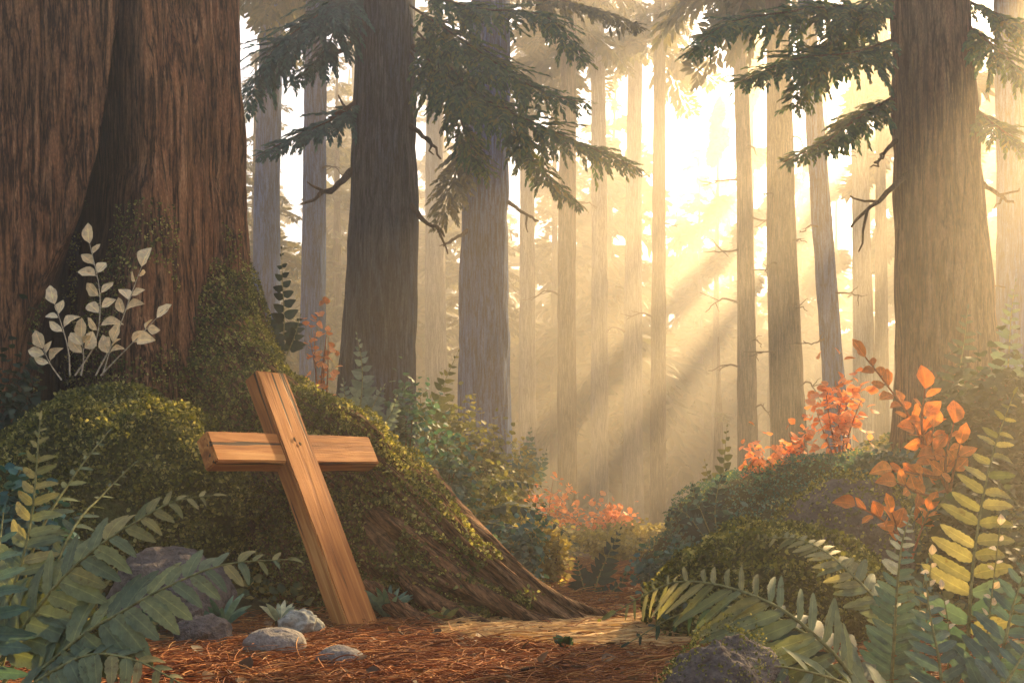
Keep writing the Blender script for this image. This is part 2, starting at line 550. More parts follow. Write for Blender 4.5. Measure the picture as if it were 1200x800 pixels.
def surf_points(V, F, n, rng):
    """n random points on a quad mesh, with normals"""
    a, b, c, d = (V[F[:, k]] for k in range(4))
    nv = np.cross(c - a, d - b)
    ar = np.linalg.norm(nv, axis=1)
    i = rng.choice(len(F), n, p=ar / ar.sum())
    u, v = rng.random((2, n, 1))
    P = (a[i] * (1 - u) + b[i] * u) * (1 - v) + (d[i] * (1 - u) + c[i] * u) * v
    return P, nv[i] / np.maximum(ar[i][:, None], 1e-12)


def scatter_leaves(mb, T, P, Nn, size, rng, tilt=.6, mi=0, lift=0.0):
    n = len(P)
    if n == 0:
        return
    rv = nrm(rng.normal(size=(n, 3)))
    Zn = nrm(Nn + tilt * rv)
    X = nrm(np.cross(Zn, nrm(rng.normal(size=(n, 3)))) + .35 * Nn)
    s = size[0] + (size[1] - size[0]) * rng.random(n) ** 1.6
    R = frames(X, Zn) * s[:, None, None]
    mb.inst(T, R, P + Nn * lift * rng.random((n, 1)), mi)


# ------------------------------------------------------------------ trunks
def trunk_mesh(mb, P, rad, nth, nz, spacing, amp, seed, flare=0.0, extra=None, hlen=.6):
    """ridged bark column along P; extra(theta, z, r) reshapes the radius"""
    zk = np.array([p[2] for p in P])
    P = spline(P, nz) if len(P) > 2 else np.array(P[0]) + (np.array(P[1]) - np.array(P[0])) * np.linspace(0, 1, nz)[:, None]
    r = np.interp(P[:, 2], zk, rad)
    th = np.linspace(0, 2 * np.pi, nth, endpoint=False)
    z = P[:, 2] - P[0, 2]
    r = r + flare * np.exp(-z / .35)
    TH, ZZ = np.meshgrid(th, z)
    RR = r[:, None] * np.ones_like(TH)
    RR = RR * (1 + .05 * np.exp(-ZZ / .8) * np.cos(5 * TH + seed) + .05 * (fbm(np.stack([np.cos(TH) * 1.3, np.sin(TH) * 1.3, ZZ * .5], -1), 3, seed) - .5))
    q = np.stack([np.cos(TH) * r.mean() / spacing, np.sin(TH) * r.mean() / spacing, ZZ / hlen], -1)
    q = q + .8 * (np.stack([fbm(q * .35, 2, seed + 3), fbm(q * .35, 2, seed + 4), 0 * ZZ], -1) - .5)
    rid = np.abs(2 * vnoise(q, seed) - 1) ** .7
    rid = .7 * rid + .3 * np.abs(2 * vnoise(q * A(2.3, 2.3, 1.7), seed + 1) - 1)
    RR = RR + amp * (rid - .35)
    if extra:
        RR = extra(TH, ZZ, RR)
    V = np.stack([P[:, 0:1] + RR * np.cos(TH), P[:, 1:2] + RR * np.sin(TH), np.broadcast_to(P[:, 2:3], TH.shape)], -1)
    F = grid_faces(nz, nth, True)
    mb.add(V, F)
    return V.reshape(-1, 3), F


def bough(mb_w, mb_l, pts, width, rng, blade=(.05, .085), step=.05, droop=.3, nhint=(0, -.6, .8), r0=.012, mi=0, fill=1.0, bare=.08):
    """a conifer bough: woody axis, side twigs in a flat spray, overlapping scale-leaf sprays"""
    n = 60
    P = spline(pts, n)
    L = np.linalg.norm(np.diff(P, axis=0), axis=1).sum()
    mb_w.tube(P, np.linspace(r0, r0 * .25, n), 6)
    T = nrm(np.gradient(P, axis=0))
    k = max(4, int(L / step))
    allP, allX, allN, allS = [], [], [], []
    for i in range(k):
        t = bare + (1 - bare) * (i + .3 * rng.random()) / k
        ix = min(int(t * (n - 1)), n - 1)
        tt = T[ix]
        S = nrm(np.cross(tt, nrm(A(*nhint) + .25 * rng.normal(size=3))))
        prof = min(1, (t - bare) * 5 + .35) * (1 - t) ** .6 + .16
        for sd in (-1, 1):
            if rng.random() > fill:
                continue
            ln = width * prof * (.65 + .5 * rng.random())
            d = nrm(sd * S * .85 + tt * .75 + A(0, 0, -droop * rng.random()) + .12 * rng.normal(size=3))
            m = max(5, int(ln / (blade[0] * .2)))
            u = (np.arange(m) + .5) / m
            curve = P[ix] + d * (u * ln)[:, None] + A(0, 0, -droop * .6 * ln)[None] * (u ** 2)[:, None]
            tv = nrm(d + A(0, 0, -droop * 1.2) * u[:, None])
            nn = nrm(np.cross(np.cross(tv, A(*nhint)), tv))
            sv = np.cross(nn, tv)
            side = np.where(np.arange(m) % 2 == 0, 1, -1)[:, None]
            spread = (.75 * (1 - u) + .12)[:, None]
            X = nrm(tv + side * sv * spread + .12 * rng.normal(size=(m, 3)))
            allP.append(curve)
            allX.append(X)
            allN.append(nrm(nn + .3 * rng.normal(size=(m, 3))))
            allS.append((blade[0] + (blade[1] - blade[0]) * rng.random(m)) * (1 - .45 * u) * (.8 + .4 * prof))
    P_, X_, N_, S_ = np.vstack(allP), np.vstack(allX), np.vstack(allN), np.concatenate(allS)
    mb_l.inst(BLADE, frames(X_, N_) * S_[:, None, None], P_, mi)


def snag(mb, pts, r, rng, forks=2):
    P = spline(pts, 12)
    P = P + .012 * rng.normal(size=P.shape) * np.linspace(0, 1, 12)[:, None]
    mb.tube(P, np.linspace(r, r * .3, 12), 6, rough=.2)
    L = np.linalg.norm(P[-1] - P[0])
    for f in range(forks):
        i = int(rng.integers(5, 10))
        d = nrm(P[-1] - P[0] + L * .6 * rng.normal(size=3))
        Q = P[i] + d * (np.linspace(0, 1, 5) * L * (.2 + .25 * rng.random()))[:, None]
        Q[2:] += .01 * rng.normal(size=(3, 3))
        mb.tube(Q, np.linspace(r * .5, r * .2, 5), 5)


# template bough used for crowns that stand far off
def far_bough_T(blade, step, width=.34):
    rng = np.random.default_rng(3)
    w, l = MB(), MB()
    bough(w, l, [A(0, 0, 0), A(.5, 0, .03), A(1, 0, -.12)], width, rng, blade, step, .25, (0, 0, 1))
    V = np.vstack(l.v)
    F = np.vstack([f for f, _ in l.f])
    return V, F


FAR_BOUGH = far_bough_T((.11, .18), .11)
LITE_BOUGH = far_bough_T((.26, .38), .12)
SLIM_BOUGH = far_bough_T((.2, .28), .09, .14)


def crown(mb, base, top, z0, R, rng, dens=1.0, keep=None, droop=.25, T=None, along=False):
    """whorls of boughs round the stem from height z0 up to the tip"""
    base, top = np.asarray(base, float), np.asarray(top, float)
    want = int(dens * (top[2] - z0) * 9)
    n = want * (6 if along else 1)
    z = z0 + (top[2] - z0) * rng.random(n) ** 1.15
    t = (z - z0) / (top[2] - z0)
    th = rng.random(n) * 2 * np.pi
    if along:
        th = np.pi / 2 * np.sign(th - np.pi) + .10 * rng.normal(size=n)
    ln = R * ((1 - t) ** (.4 if along else .75) * .95 + .08) * (.6 + .5 * rng.random(n))
    C = base + (top - base) * ((z - base[2]) / (top[2] - base[2]))[:, None]
    pit = -droop + .35 * (t - .4) + .15 * rng.normal(size=n)
    X = np.stack([np.cos(th) * np.cos(pit), np.sin(th) * np.cos(pit), np.sin(pit)], 1)
    Zn = nrm(A(0, 0, 1) + .35 * rng.normal(size=(n, 3)))
    Rm = frames(X, Zn)
    if keep is not None:
        k = keep(C + X * (ln * .6)[:, None], X, ln)
        Rm, C, ln = Rm[k][:want], C[k][:want], ln[k][:want]
    mb.inst(T or FAR_BOUGH, Rm * np.maximum(ln, .35)[:, None, None], C)


AZ, EL = math.radians(33), math.radians(31)
SUN = A(math.sin(AZ) * math.cos(EL), math.cos(AZ) * math.cos(EL), math.sin(EL))


def lands(P):
    """where sunlight that passes P comes down: across and along the view"""
    return P[..., 0] - P[..., 2] * SUN[0] / SUN[2], P[..., 1] - P[..., 2] * SUN[1] / SUN[2]


HOLES = []  # crown openings shaped so the sun reaches chosen spots
STRIPS = [(-4.6, .5), (-2.6, .37), (-.9, .36), (.75, .33), (2.8, .42), (5.1, .42), (7.4, .45)]
HOLES += [(-1.3, 3.45, 1.05, .9), (-2.75, 3.5, .25, .25), (-1.1, 1.8, .5, .4), (.4, 1.8, .5, .4), (.8, 1.4, .4, .3), (.2, 3.75, .5, .4), (1.05, 2.9, .5, .45),
          (-.9, 5.7, .8, .7), (1.4, 5.7, .8, .6), (1.7, 6.6, .4, .4), (.2, 6.4, .5, .5)]


def gaps(C, X=None, ln=None):
    """True where a bough may grow: openings are cut in the crowns to pass single beams of the low sun"""
    ok = np.ones(len(C), bool)
    for f in (.25, .6, 1.0):
        q, p = lands(C + (f - .6) * (X * ln[:, None]) if X is not None else C)
        for a, b, rq, rp in HOLES:
            ok &= ((q - a) / (rq + .28)) ** 2 + ((p - b) / (rp + .32)) ** 2 > 1
        inside = (p < 8.2) & (fbm(np.stack([q * 1.3, p * 1.3, 0 * q], -1), 2, 50) > np.where(q < -1.8, .2, .44))
        inside |= q < -5.2
        for a, hw in STRIPS:
            inside |= np.abs(q - a) < hw - (.18 if ln is not None else 0)
        ok &= inside
        ok &= p < 23
    return ok


def ground_at(px, Y):
    x = (px - 600) / FPX * Y
    return float(hmap(x, Y))


def gz(p):
    return float(hmap(p[0], p[1]))


# ---- the giant redwood that fills the left side
def giant():
    rng = np.random.default_rng(11)
    base = A(-3.0, 6.3, 0)
    root = thing('redwood_tree', 'giant red-brown redwood trunk with mossy spreading root behind the wooden cross', 'tree', base)
    mb = MB()
    cut = [None]

    def extra(TH, Z, R):
        th = (TH + np.pi) % (2 * np.pi) - np.pi
        R = R + .55 * np.exp(-np.maximum(Z, 0) / .8)
        # flutes
        R = R * (1 + .045 * np.cos(9 * th + .6) * np.exp(-Z / 5) + .03 * np.cos(4 * th + 2))
        cf = np.radians(np.interp(Z, [0, 1.6, 2.6, 3.9, 7], [-66, -59, -48.5, -45, -43]))
        w = np.interp(Z, [0, 1.2, 2.4, 3.4, 5], [.27, .20, .09, .035, .02])
        dep = np.interp(Z, [0, 2.4, 3.6, 5], [1.0, .7, .2, .05])
        e = ((th - cf) + .05 * (fbm(np.stack([Z * 2.2, th * 0, th * 0], -1), 3, 8) - .5)) / w
        cut[0] = np.exp(-e ** 4) * np.interp(Z, [0, 2.6, 3.6], [1, 1, .3])
        return R - dep * np.exp(-e ** 6)
    V, F = trunk_mesh(mb, [base + A(0, 0, -.2), base + A(.05, 0, 2.5), base + A(0, 0, 6.5)], [1.26, 1.2, 1.12], 460, 260, .085, .075, 21, extra=extra, hlen=.9)
    o = mb.build('trunk', M['redwood'], root, base)
    ch = o.data.attributes.new('char', 'FLOAT', 'POINT')
    ch.data.foreach_set('value', cut[0].ravel().astype(np.float32))
    # the buttress root
    u = np.linspace(0, 1, 150)
    rg = spline([at(248, 235, 6.1), at(268, 335, 5.9), at(308, 412, 5.5), at(368, 458, 5.15), at(430, 496, 4.85), at(500, 563, 4.58), at(560, 643, 4.28), at(628, 700, 4.08), at(692, 737, 3.94)], 150)
    fb = spline([A(-2.1, 5.45, .0), A(-1.6, 5.0, 0), A(-1.05, 4.6, 0), A(-.55, 4.27, 0), A(-.2, 4.1, 0), A(.1, 3.98, -.01), A(.36, 3.88, -.02)], 150)
    bb = rg + np.stack([.15 + .35 * (1 - u), .2 + .55 * (1 - u), -rg[:, 2] - .05 + .3 * (1 - u)], 1)
    nv = 110
    v = np.linspace(0, 1, nv)
    rows = []
    for s in v:
        if s < .62:
            t = 1 - s / .62
            ctrl = rg * .45 + fb * .55
            ctrl[:, 2] = rg[:, 2] * .78 + .05
            ctrl[:, 1] -= .05 * (1 - u)
            q = rg * (1 - t) ** 2 + 2 * ctrl * t * (1 - t) + fb * t ** 2
        else:
            t = (s - .62) / .38
            ctrl = rg * .6 + bb * .4
            ctrl[:, 2] = rg[:, 2] * .95
            q = rg * (1 - t) ** 2 + 2 * ctrl * t * (1 - t) + bb * t ** 2
        rows.append(q)
    V2 = np.stack(rows, 1)                      # (150, nv, 3)
    nn = nrm(np.cross(np.gradient(V2, axis=0), np.gradient(V2, axis=1)))
    if nn[75, 30, 1] > 0:
        nn = -nn
    U_, V_ = np.meshgrid(u, v, indexing='ij')
    strand = np.abs(2 * vnoise(np.stack([U_ * 5 + V_ * 2, V_ * 16, 0 * U_], -1), 31) - 1) ** .8
    lump = fbm(V2 * 6, 3, 33) - .5
    V2 = V2 + nn * ((.11 * (strand - .5) * np.clip(U_ * 1.6, .25, 1) + .10 * lump * (1 - U_))[..., None])
    F2 = grid_faces(150, nv)
    mb = MB()
    mb.add(V2, F2)
    for pts, r in (([at(450, 575, 4.62), at(520, 664, 4.24), at(590, 710, 4.05), at(672, 742, 3.88)], (.06, .055, .04, .015)),
                   ([at(436, 620, 4.55), at(490, 692, 4.2), at(545, 722, 4.02), at(606, 745, 3.85)], (.07, .05, .035, .012)),
                   ([at(500, 560, 4.8), at(566, 632, 4.40), at(650, 700, 4.14), at(748, 728, 4.08)], (.06, .05, .03, .012)),
                   ([at(430, 690, 4.2), at(470, 716, 4.08), at(520, 735, 3.95), at(560, 752, 3.8)], (.05, .04, .025, .01))):
        mb.tube(spline(pts, 40), r, 12, rough=.35, seed=int(pts[0][0] * 50))
    mb.build('root', M['redwood_root'], root, base)
    # moss on the root and the foot of the trunk
    mb = MB()
    P, Nn = surf_points(V2.reshape(-1, 3), F2, 110000, rng)
    ok = Nn[:, 1] > .2
    uu = (P[:, 0] + 1.4) / 1.75
    Nn[(Nn * (P - A(-1.2, 5.8, -.4))).sum(1) < 0] *= -1
    edge = fbm(P * 5, 3, 4)
    k = (edge > .28 + .42 * np.clip(uu - .35, 0, 1) + .26 * np.clip(.55 - P[:, 2] * .9, 0, 1) + .12 * np.clip(P[:, 2] - .95, 0, 1)) & (rng.random(len(P)) < .85)
    lump = np.clip((fbm(P * 9, 2, 6) - .35) * 3, 0, 1)
    scatter_leaves(mb, MOSSL, P[k] + Nn[k] * (.03 * lump[k])[:, None], Nn[k], (.010, .022), rng, .7, lift=.02)
    sel = (V[:, 2] < 2.2) & (V[:, 0] > -2.7) & (V[:, 1] < 6.4)
    Pt, Nt = surf_points(V, F[np.all(sel[F], axis=1)], 26000, rng)
    Nt[(Nt * (Pt - A(-3, 6.3, 0)) * A(1, 1, 0)).sum(1) < 0] *= -1
    e2 = fbm(Pt * A(4, 4, 2.0), 3, 14)
    ang = np.arctan2(Pt[:, 1] - 6.3, Pt[:, 0] + 3)
    ridge = np.exp(-((ang + .72) / .22) ** 2) + .9 * np.exp(-((ang + .25) / .2) ** 2)
    k = e2 + .30 * ridge > .40 + .20 * Pt[:, 2]
    scatter_leaves(mb, MOSSL, Pt[k], Nt[k], (.010, .022), rng, .7, lift=.03)
    o = mb.build('moss', M['moss'], root, base)
    o['kind'] = 'stuff'


giant()


# ------------------------------------------------------------------ the cross
def cross():
    a, b, c = .9008, -.481, -.0268
    Rz = np.array([[np.cos(a), -np.sin(a), 0], [np.sin(a), np.cos(a), 0], [0, 0, 1]])
    Rx = np.array([[1, 0, 0], [0, np.cos(b), -np.sin(b)], [0, np.sin(b), np.cos(b)]])
    Ry = np.array([[np.cos(c), 0, np.sin(c)], [0, 1, 0], [-np.sin(c), 0, np.cos(c)]])
    R = Rz @ Rx @ Ry
    t = A(-.5967, 3.9602, .0133)
    root = thing('wooden_cross', 'brown wooden cross leaning back on the mossy redwood root beside the path', 'cross', t)
    rng = np.random.default_rng(2)
    wx, th, L, l1, l2, bh, m = .0815, .092, 1.215, .425, .458, .0704, .822

    def timber(size, axis, seed):
        """a sawn bar with worn, slightly wavy edges"""
        n = [4, 4, 4]
        n[axis] = 60
        import bmesh
        bm = bmesh.new()
        bmesh.ops.create_cube(bm, size=1.0)
        for v in bm.verts:
            v.co = [v.co[k] * size[k] for k in range(3)]
        es = [e for e in bm.edges if abs((e.verts[0].co - e.verts[1].co)[axis]) > size[axis] * .5]
        bmesh.ops.subdivide_edges(bm, edges=es, cuts=50)
        sharp = [e for e in bm.edges if len(e.link_faces) == 2 and e.calc_face_angle() > .5]
        bmesh.ops.bevel(bm, geom=sharp, offset=.006, segments=2, affect='EDGES')
        bm.verts.ensure_lookup_table()
        V = np.array([v.co[:] for v in bm.verts])
        q = V.copy()
        q[:, axis] *= .35
        off = np.stack([fbm(q * 14 + 17 * k, 3, seed + k) - .5 for k in range(3)], 1)
        off[:, axis] *= .6
        V = V + off * .009
        # nicked ends
        e = np.abs(V[:, axis]) > size[axis] * .49
        V[e, axis] += .012 * (fbm(V[e] * 60, 2, seed) - .5)
        for v, c_ in zip(bm.verts, V):
            v.co = c_
        bmesh.ops.triangulate(bm, faces=[f for f in bm.faces if len(f.verts) > 4])
        return bm

    def put(bm, name, mat, off, parent):
        me = bpy.data.meshes.new(name)
        for v in bm.verts:
            v.co = [v.co[k] + off[k] for k in range(3)]
        bm.to_mesh(me)
        bm.free()
        me.materials.append(mat)
        o = bpy.data.objects.new(name, me)
        col.objects.link(o)
        o.parent = parent
        return o
    import mathutils
    root.rotation_mode = 'QUATERNION'
    root.rotation_quaternion = mathutils.Matrix(R.tolist()).to_quaternion()
    put(timber((wx * 2, th, L), 2, 5), 'post', M['post_wood'], (0, th / 2 - .004, L / 2 - .02), root)
    put(timber((l1 + l2, th - .004, bh * 2), 0, 9), 'crossbeam', M['beam_wood'], ((l2 - l1) / 2, th / 2 + .006, m), root)
    for cx, cz, sx, sz in ((-.010, m + .033, .007, .012), (.012, m + .012, .007, .010)):
        kb = MB()
        p = [A(cx + sx * math.cos(q) * (.8 + .3 * rng.random()), -.0055, cz + sz * math.sin(q) * (.8 + .3 * rng.random())) for q in np.linspace(0, 6.28, 9)[:-1]]
        kb.add(np.vstack([A(cx, -.0075, cz)] + p), [[0, 1 + j, 1 + (j + 1) % 8] for j in range(8)])
        kb.build('knot', M['knot'], root)


cross()


# ------------------------------------------------------------------ other trees
def tree(name, label, px_b, py_b, Y, px_t, w_b, w_t, mat, height=15, seg=None, group=None, amp=.03, spacing=.07, nth=90, seed=0, flare=.08):
    """trunk through two places of the view, at distance Y; returns the thing and a function for points on its axis"""
    b = at(px_b, py_b, Y)
    tp = at(px_t, 0, Y)
    z0 = gz(b) - .15
    d = (tp - b) / (tp[2] - b[2])
    P0 = b + d * (z0 - b[2])
    P1 = b + d * (height - b[2])
    rb, rt = w_b / 2 / FPX * Y, w_t / 2 / FPX * Y
    rb, rt = rb - amp * .15, rt - amp * .15
    r1 = .55 * rt
    root = thing(name, label, 'tree', P0, group)
    mb = MB()
    bend = A(.03, 0, 0) * (seed % 3 - 1)
    trunk_mesh(mb, [P0, b, (b + tp) / 2 + bend, tp, P1], [rb, rb, (rb + rt) / 2, rt, r1], nth, seg or 160, spacing, amp, seed, flare)
    mb.build('trunk', mat, root, P0)
    return root, P0, P1


def add_boughs(root, P0, lst, mat, rng, wood='twig', **kw):
    """each bough is a part, its needles a sub-part"""
    for pts, width in lst:
        w, l = MB(), MB()
        bough(w, l, pts, width, rng, **kw)
        o = w.build('branch', M[wood], root, P0)
        l.build('needles', mat, o, P0)


def add_snags(root, P0, lst, rng, mat='twig'):
    for pts, r in lst:
        w = MB()
        snag(w, pts, r, rng)
        w.build('dead_branch', M[mat], root, P0)


def add_crown(root, P0, P1, z0, R, rng, mat, dens=1.0, keep=None, lite=False):
    mb = MB()
    crown(mb, P0, P1, z0, R, rng, dens, keep or gaps, T=SLIM_BOUGH if lite else FAR_BOUGH, along=lite)
    if mb.n:
        mb.build('crown', mat, root, P0)


rng = np.random.default_rng(5)
# dark trunk behind the root
Y = 9.0
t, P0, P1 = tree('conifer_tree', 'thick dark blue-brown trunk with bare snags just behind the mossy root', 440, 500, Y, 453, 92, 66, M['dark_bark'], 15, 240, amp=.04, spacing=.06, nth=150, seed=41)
add_boughs(t, P0, [([at(478, 5, 8.9), at(560, 60, 8.6), at(630, 105, 8.4), at(690, 122, 8.3)], 0.48),
                   ([at(482, 30, 8.9), at(560, 110, 8.5), at(640, 150, 8.3), at(750, 198, 8.2)], 0.53),
                   ([at(480, 60, 8.9), at(530, 120, 8.6), at(550, 170, 8.5), at(575, 205, 8.5)], 0.41),
                   ([at(485, -10, 8.9), at(560, 10, 8.7), at(640, 20, 8.5), at(690, 75, 8.4)], 0.44),
                   ([at(590, 120, 8.45), at(620, 180, 8.35), at(650, 215, 8.3), at(682, 242, 8.3)], 0.28)],
           M['needle_green'], rng, blade=(.055, .10), step=.045, droop=.32)
add_boughs(t, P0, [([at(422, 118, 8.9), at(390, 140, 8.7), at(345, 160, 8.6), at(300, 184, 8.5)], 0.30),
                   ([at(425, -30, 8.9), at(370, 20, 8.6), at(320, 60, 8.5), at(285, 130, 8.4)], 0.53),
                   ([at(420, -60, 9), at(400, 10, 8.8), at(380, 60, 8.7), at(340, 100, 8.6)], 0.46)],
           M['needle_teal'], rng, blade=(.055, .10), step=.045, droop=.325)
add_snags(t, P0, [([at(420, 45, 8.9), at(400, 60, 8.8), at(378, 72, 8.7)], .03), ([at(412, 200, 8.9), at(390, 222, 8.7), at(352, 240, 8.6)], .035),
                  ([at(484, 55, 8.9), at(500, 70, 8.75), at(520, 92, 8.6)], .03), ([at(480, 147, 8.9), at(500, 163, 8.7), at(517, 184, 8.6)], .028),
                  ([at(478, 236, 8.9), at(495, 256, 8.7), at(524, 276, 8.6)], .032), ([at(418, 120, 8.9), at(400, 132, 8.75), at(384, 138, 8.7)], .03)], rng)
# slate blue trunk
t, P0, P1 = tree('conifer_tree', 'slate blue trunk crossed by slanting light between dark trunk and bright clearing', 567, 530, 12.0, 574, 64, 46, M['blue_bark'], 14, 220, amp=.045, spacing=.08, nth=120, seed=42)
add_boughs(t, P0, [([at(592, -30, 11.8), at(640, -5, 11.5), at(700, 12, 11.3), at(755, 34, 11.2)], 0.48),
                   ([at(560, 150, 11.7), at(535, 200, 11.4), at(522, 240, 11.3), at(512, 270, 11.3)], 0.44)],
           M['needle_olive'], rng, blade=(.08, .13), step=.06, droop=.32)
add_snags(t, P0, [([at(596, 237, 11.8), at(612, 248, 11.7), at(630, 258, 11.6)], .03), ([at(548, 270, 11.8), at(535, 279, 11.7), at(518, 288, 11.6)], .028),
                  ([at(552, 125, 11.8), at(540, 134, 11.7), at(527, 150, 11.6)], .028)], rng)
# the big fir on the right bank
Y = 7.0
t, P0, P1 = tree('fir_tree', 'broad ruddy grey trunk on the bank above the orange leaved plant', 1112, 470, Y, 1090, 114, 86, M['fir_bark'], 13, 260, amp=.04, spacing=.07, nth=170, seed=43, flare=.10)
add_boughs(t, P0, [([at(1050, 22, 6.9), at(990, 8, 6.7), at(920, 15, 6.5), at(852, 28, 6.4), at(808, 62, 6.3)], 0.41),
                   ([at(1050, 45, 6.9), at(1000, 62, 6.6), at(930, 70, 6.4), at(862, 98, 6.3)], 0.39),
                   ([at(1050, 112, 6.9), at(1010, 135, 6.7), at(970, 165, 6.6), at(918, 190, 6.5)], 0.25),
                   ([at(1052, -20, 6.9), at(1000, 20, 6.8), at(960, 70, 6.7), at(925, 128, 6.6)], 0.34)],
           M['needle_green'], rng, blade=(.045, .085), step=.035, droop=.3)
add_boughs(t, P0, [([at(1132, 28, 6.9), at(1170, 60, 6.7), at(1215, 100, 6.6)], 0.30), ([at(1137, 122, 6.9), at(1170, 150, 6.7), at(1215, 178, 6.6)], 0.25),
                   ([at(1130, 0, 6.9), at(1175, 20, 6.8), at(1230, 50, 6.7)], 0.30)],
           M['needle_green'], rng, blade=(.045, .085), step=.035, droop=.3)
add_snags(t, P0, [([at(1062, 205, 6.9), at(1035, 230, 6.75), at(1022, 244, 6.7), at(992, 262, 6.6)], .024), ([at(1050, 165, 6.9), at(1036, 178, 6.8), at(1026, 192, 6.7)], .018),
                  ([at(1138, 205, 6.9), at(1165, 225, 6.75), at(1188, 240, 6.6)], .022)], rng, 'twig')

# thinner trunks: name, label, px bottom, py bottom, Y, px top, width bottom, width top, bark, height
THIN = [
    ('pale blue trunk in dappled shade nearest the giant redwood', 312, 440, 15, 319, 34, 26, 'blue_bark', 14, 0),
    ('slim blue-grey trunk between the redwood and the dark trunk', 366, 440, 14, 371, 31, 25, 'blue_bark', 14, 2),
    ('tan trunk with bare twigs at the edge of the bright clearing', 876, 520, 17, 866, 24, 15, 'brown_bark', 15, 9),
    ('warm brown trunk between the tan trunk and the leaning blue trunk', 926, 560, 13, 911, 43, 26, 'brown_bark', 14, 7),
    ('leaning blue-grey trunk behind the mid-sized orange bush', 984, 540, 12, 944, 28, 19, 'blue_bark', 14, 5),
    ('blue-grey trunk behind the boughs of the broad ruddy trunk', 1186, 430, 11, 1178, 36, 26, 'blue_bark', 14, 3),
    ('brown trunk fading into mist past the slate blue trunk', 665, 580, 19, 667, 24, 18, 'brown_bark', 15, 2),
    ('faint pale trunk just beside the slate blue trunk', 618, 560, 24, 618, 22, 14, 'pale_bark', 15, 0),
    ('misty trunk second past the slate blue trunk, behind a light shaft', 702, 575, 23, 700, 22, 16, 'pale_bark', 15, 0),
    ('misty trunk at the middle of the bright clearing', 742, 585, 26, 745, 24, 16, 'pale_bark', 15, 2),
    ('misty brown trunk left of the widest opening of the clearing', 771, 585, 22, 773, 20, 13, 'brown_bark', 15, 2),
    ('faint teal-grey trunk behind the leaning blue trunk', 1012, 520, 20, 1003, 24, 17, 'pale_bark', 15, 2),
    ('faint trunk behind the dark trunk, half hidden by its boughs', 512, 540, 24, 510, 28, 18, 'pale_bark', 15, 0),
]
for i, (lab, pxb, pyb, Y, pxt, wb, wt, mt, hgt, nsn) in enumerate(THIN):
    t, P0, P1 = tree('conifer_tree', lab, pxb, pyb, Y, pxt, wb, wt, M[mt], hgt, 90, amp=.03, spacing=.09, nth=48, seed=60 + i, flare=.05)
    sn = []
    for k in range(nsn):
        y = 170 + 330 * (k + rng.random() * .7) / nsn
        px = pxt + (pxb - pxt) * y / pyb
        sd = -1 if k % 2 else 1
        ln = 18 + 30 * rng.random()
        sn.append(([at(px, y, Y), at(px + sd * ln * .55, y + 6 * rng.normal() - 4, Y - .2), at(px + sd * ln, y + 8 * rng.random(), Y - .3)], .018 * Y / 14))
    add_snags(t, P0, sn, rng)
    zc = max(P1[2] - 6.5, CAMH + (590 - (60 if i > 5 else -20)) / FPX * Y)
    add_crown(t, P0, P1, zc, 1.5 + .5 * rng.random(), rng, M['needle_far'], .9)

# conifers that keep their boughs down to the ground, seen through the mist
CON = [
    ('misty teal conifer between the leaning blue trunk and the broad ruddy trunk', 1020, 21, 300, 11, 1.9, 'needle_teal'),
    ('teal conifer close behind the broad ruddy trunk, low boughs', 1100, 17, 180, 12, 1.7, 'needle_teal'),
    ('olive conifer filling the gap beside the giant redwood', 300, 20, 60, 14, 2.3, 'needle_olive'),
    ('olive conifer behind the slim blue-grey trunk', 395, 24, 60, 15, 2.3, 'needle_olive'),
    ('young golden conifer standing in front of the misty trunks', 842, 24, 395, 6, 1.1, 'needle_olive'),
    ('golden conifer with drooping boughs behind the bright shafts', 735, 34, 200, 13, 2.2, 'needle_far'),
    ('tall hazy conifer behind the brown trunk in the mist', 650, 32, 40, 15.5, 2.4, 'needle_far'),
    ('golden conifer beside the tan trunk', 905, 30, 120, 14, 2.2, 'needle_far'),
    ('low golden fir under the misty trunks of the clearing', 700, 30, 430, 5, 1.2, 'needle_far'),
    ('pale conifer behind the slate blue trunk', 555, 30, 80, 15, 2.6, 'needle_olive'),
]
for i, (lab, px, Y, pyt, hgt, R, mt) in enumerate(CON):
    top = at(px, pyt, Y)
    top[2] = min(top[2], 15.5)
    b = A(top[0], Y, 0)
    b[2] = gz(b) - .1
    t = thing('conifer_tree', lab, 'tree', b)
    mb = MB()
    mb.tube(np.linspace(b, top, 20), np.linspace(.2, .02, 20), 10, rough=.1)
    mb.build('trunk', M['brown_bark'], t, b)
    add_crown(t, b, top, b[2] + .8, R, np.random.default_rng(90 + i), M[mt], 1.1)

# stand added on the sunward side, partly unseen, to shade the ground and shape beams
frng = np.random.default_rng(77)
CAN = []
tries = 0
while len(CAN) < 40 and tries < 9000:
    tries += 1
    xf, Yf = 4.5 + 13.5 * frng.random(), 10 + 32 * frng.random()
    if 600 + xf / Yf * FPX < (890 if Yf < 28 else 830):
        continue
    if all((xf - a) ** 2 + (Yf - b_) ** 2 > 3.6 for a, b_ in CAN):
        CAN.append((xf, Yf))
for i, (xf, Yf) in enumerate(CAN):
    b = A(xf, Yf, float(hmap(xf, Yf)) - .1)
    top = b + A(frng.normal() * .2, 0, 14.5 + 1.5 * frng.random())
    seen = 600 + xf / Yf * FPX < 1200
    t = thing('conifer_tree', 'dark crowned conifer added on the sunny side to shade and shape the beams', 'tree', b, 'conifers added to shape the beams')
    mb = MB()
    mb.tube(np.linspace(b, top, 24), np.linspace(.17, .03, 24), 12, rough=.1, seed=i)
    mb.build('trunk', M['brown_bark'], t, b)
    add_crown(t, b, top, b[2] + (6.0 if seen else 5.0), 1.7, frng, M['needle_olive' if i % 2 else 'needle_teal'], 4.0, lite=Yf > 15)

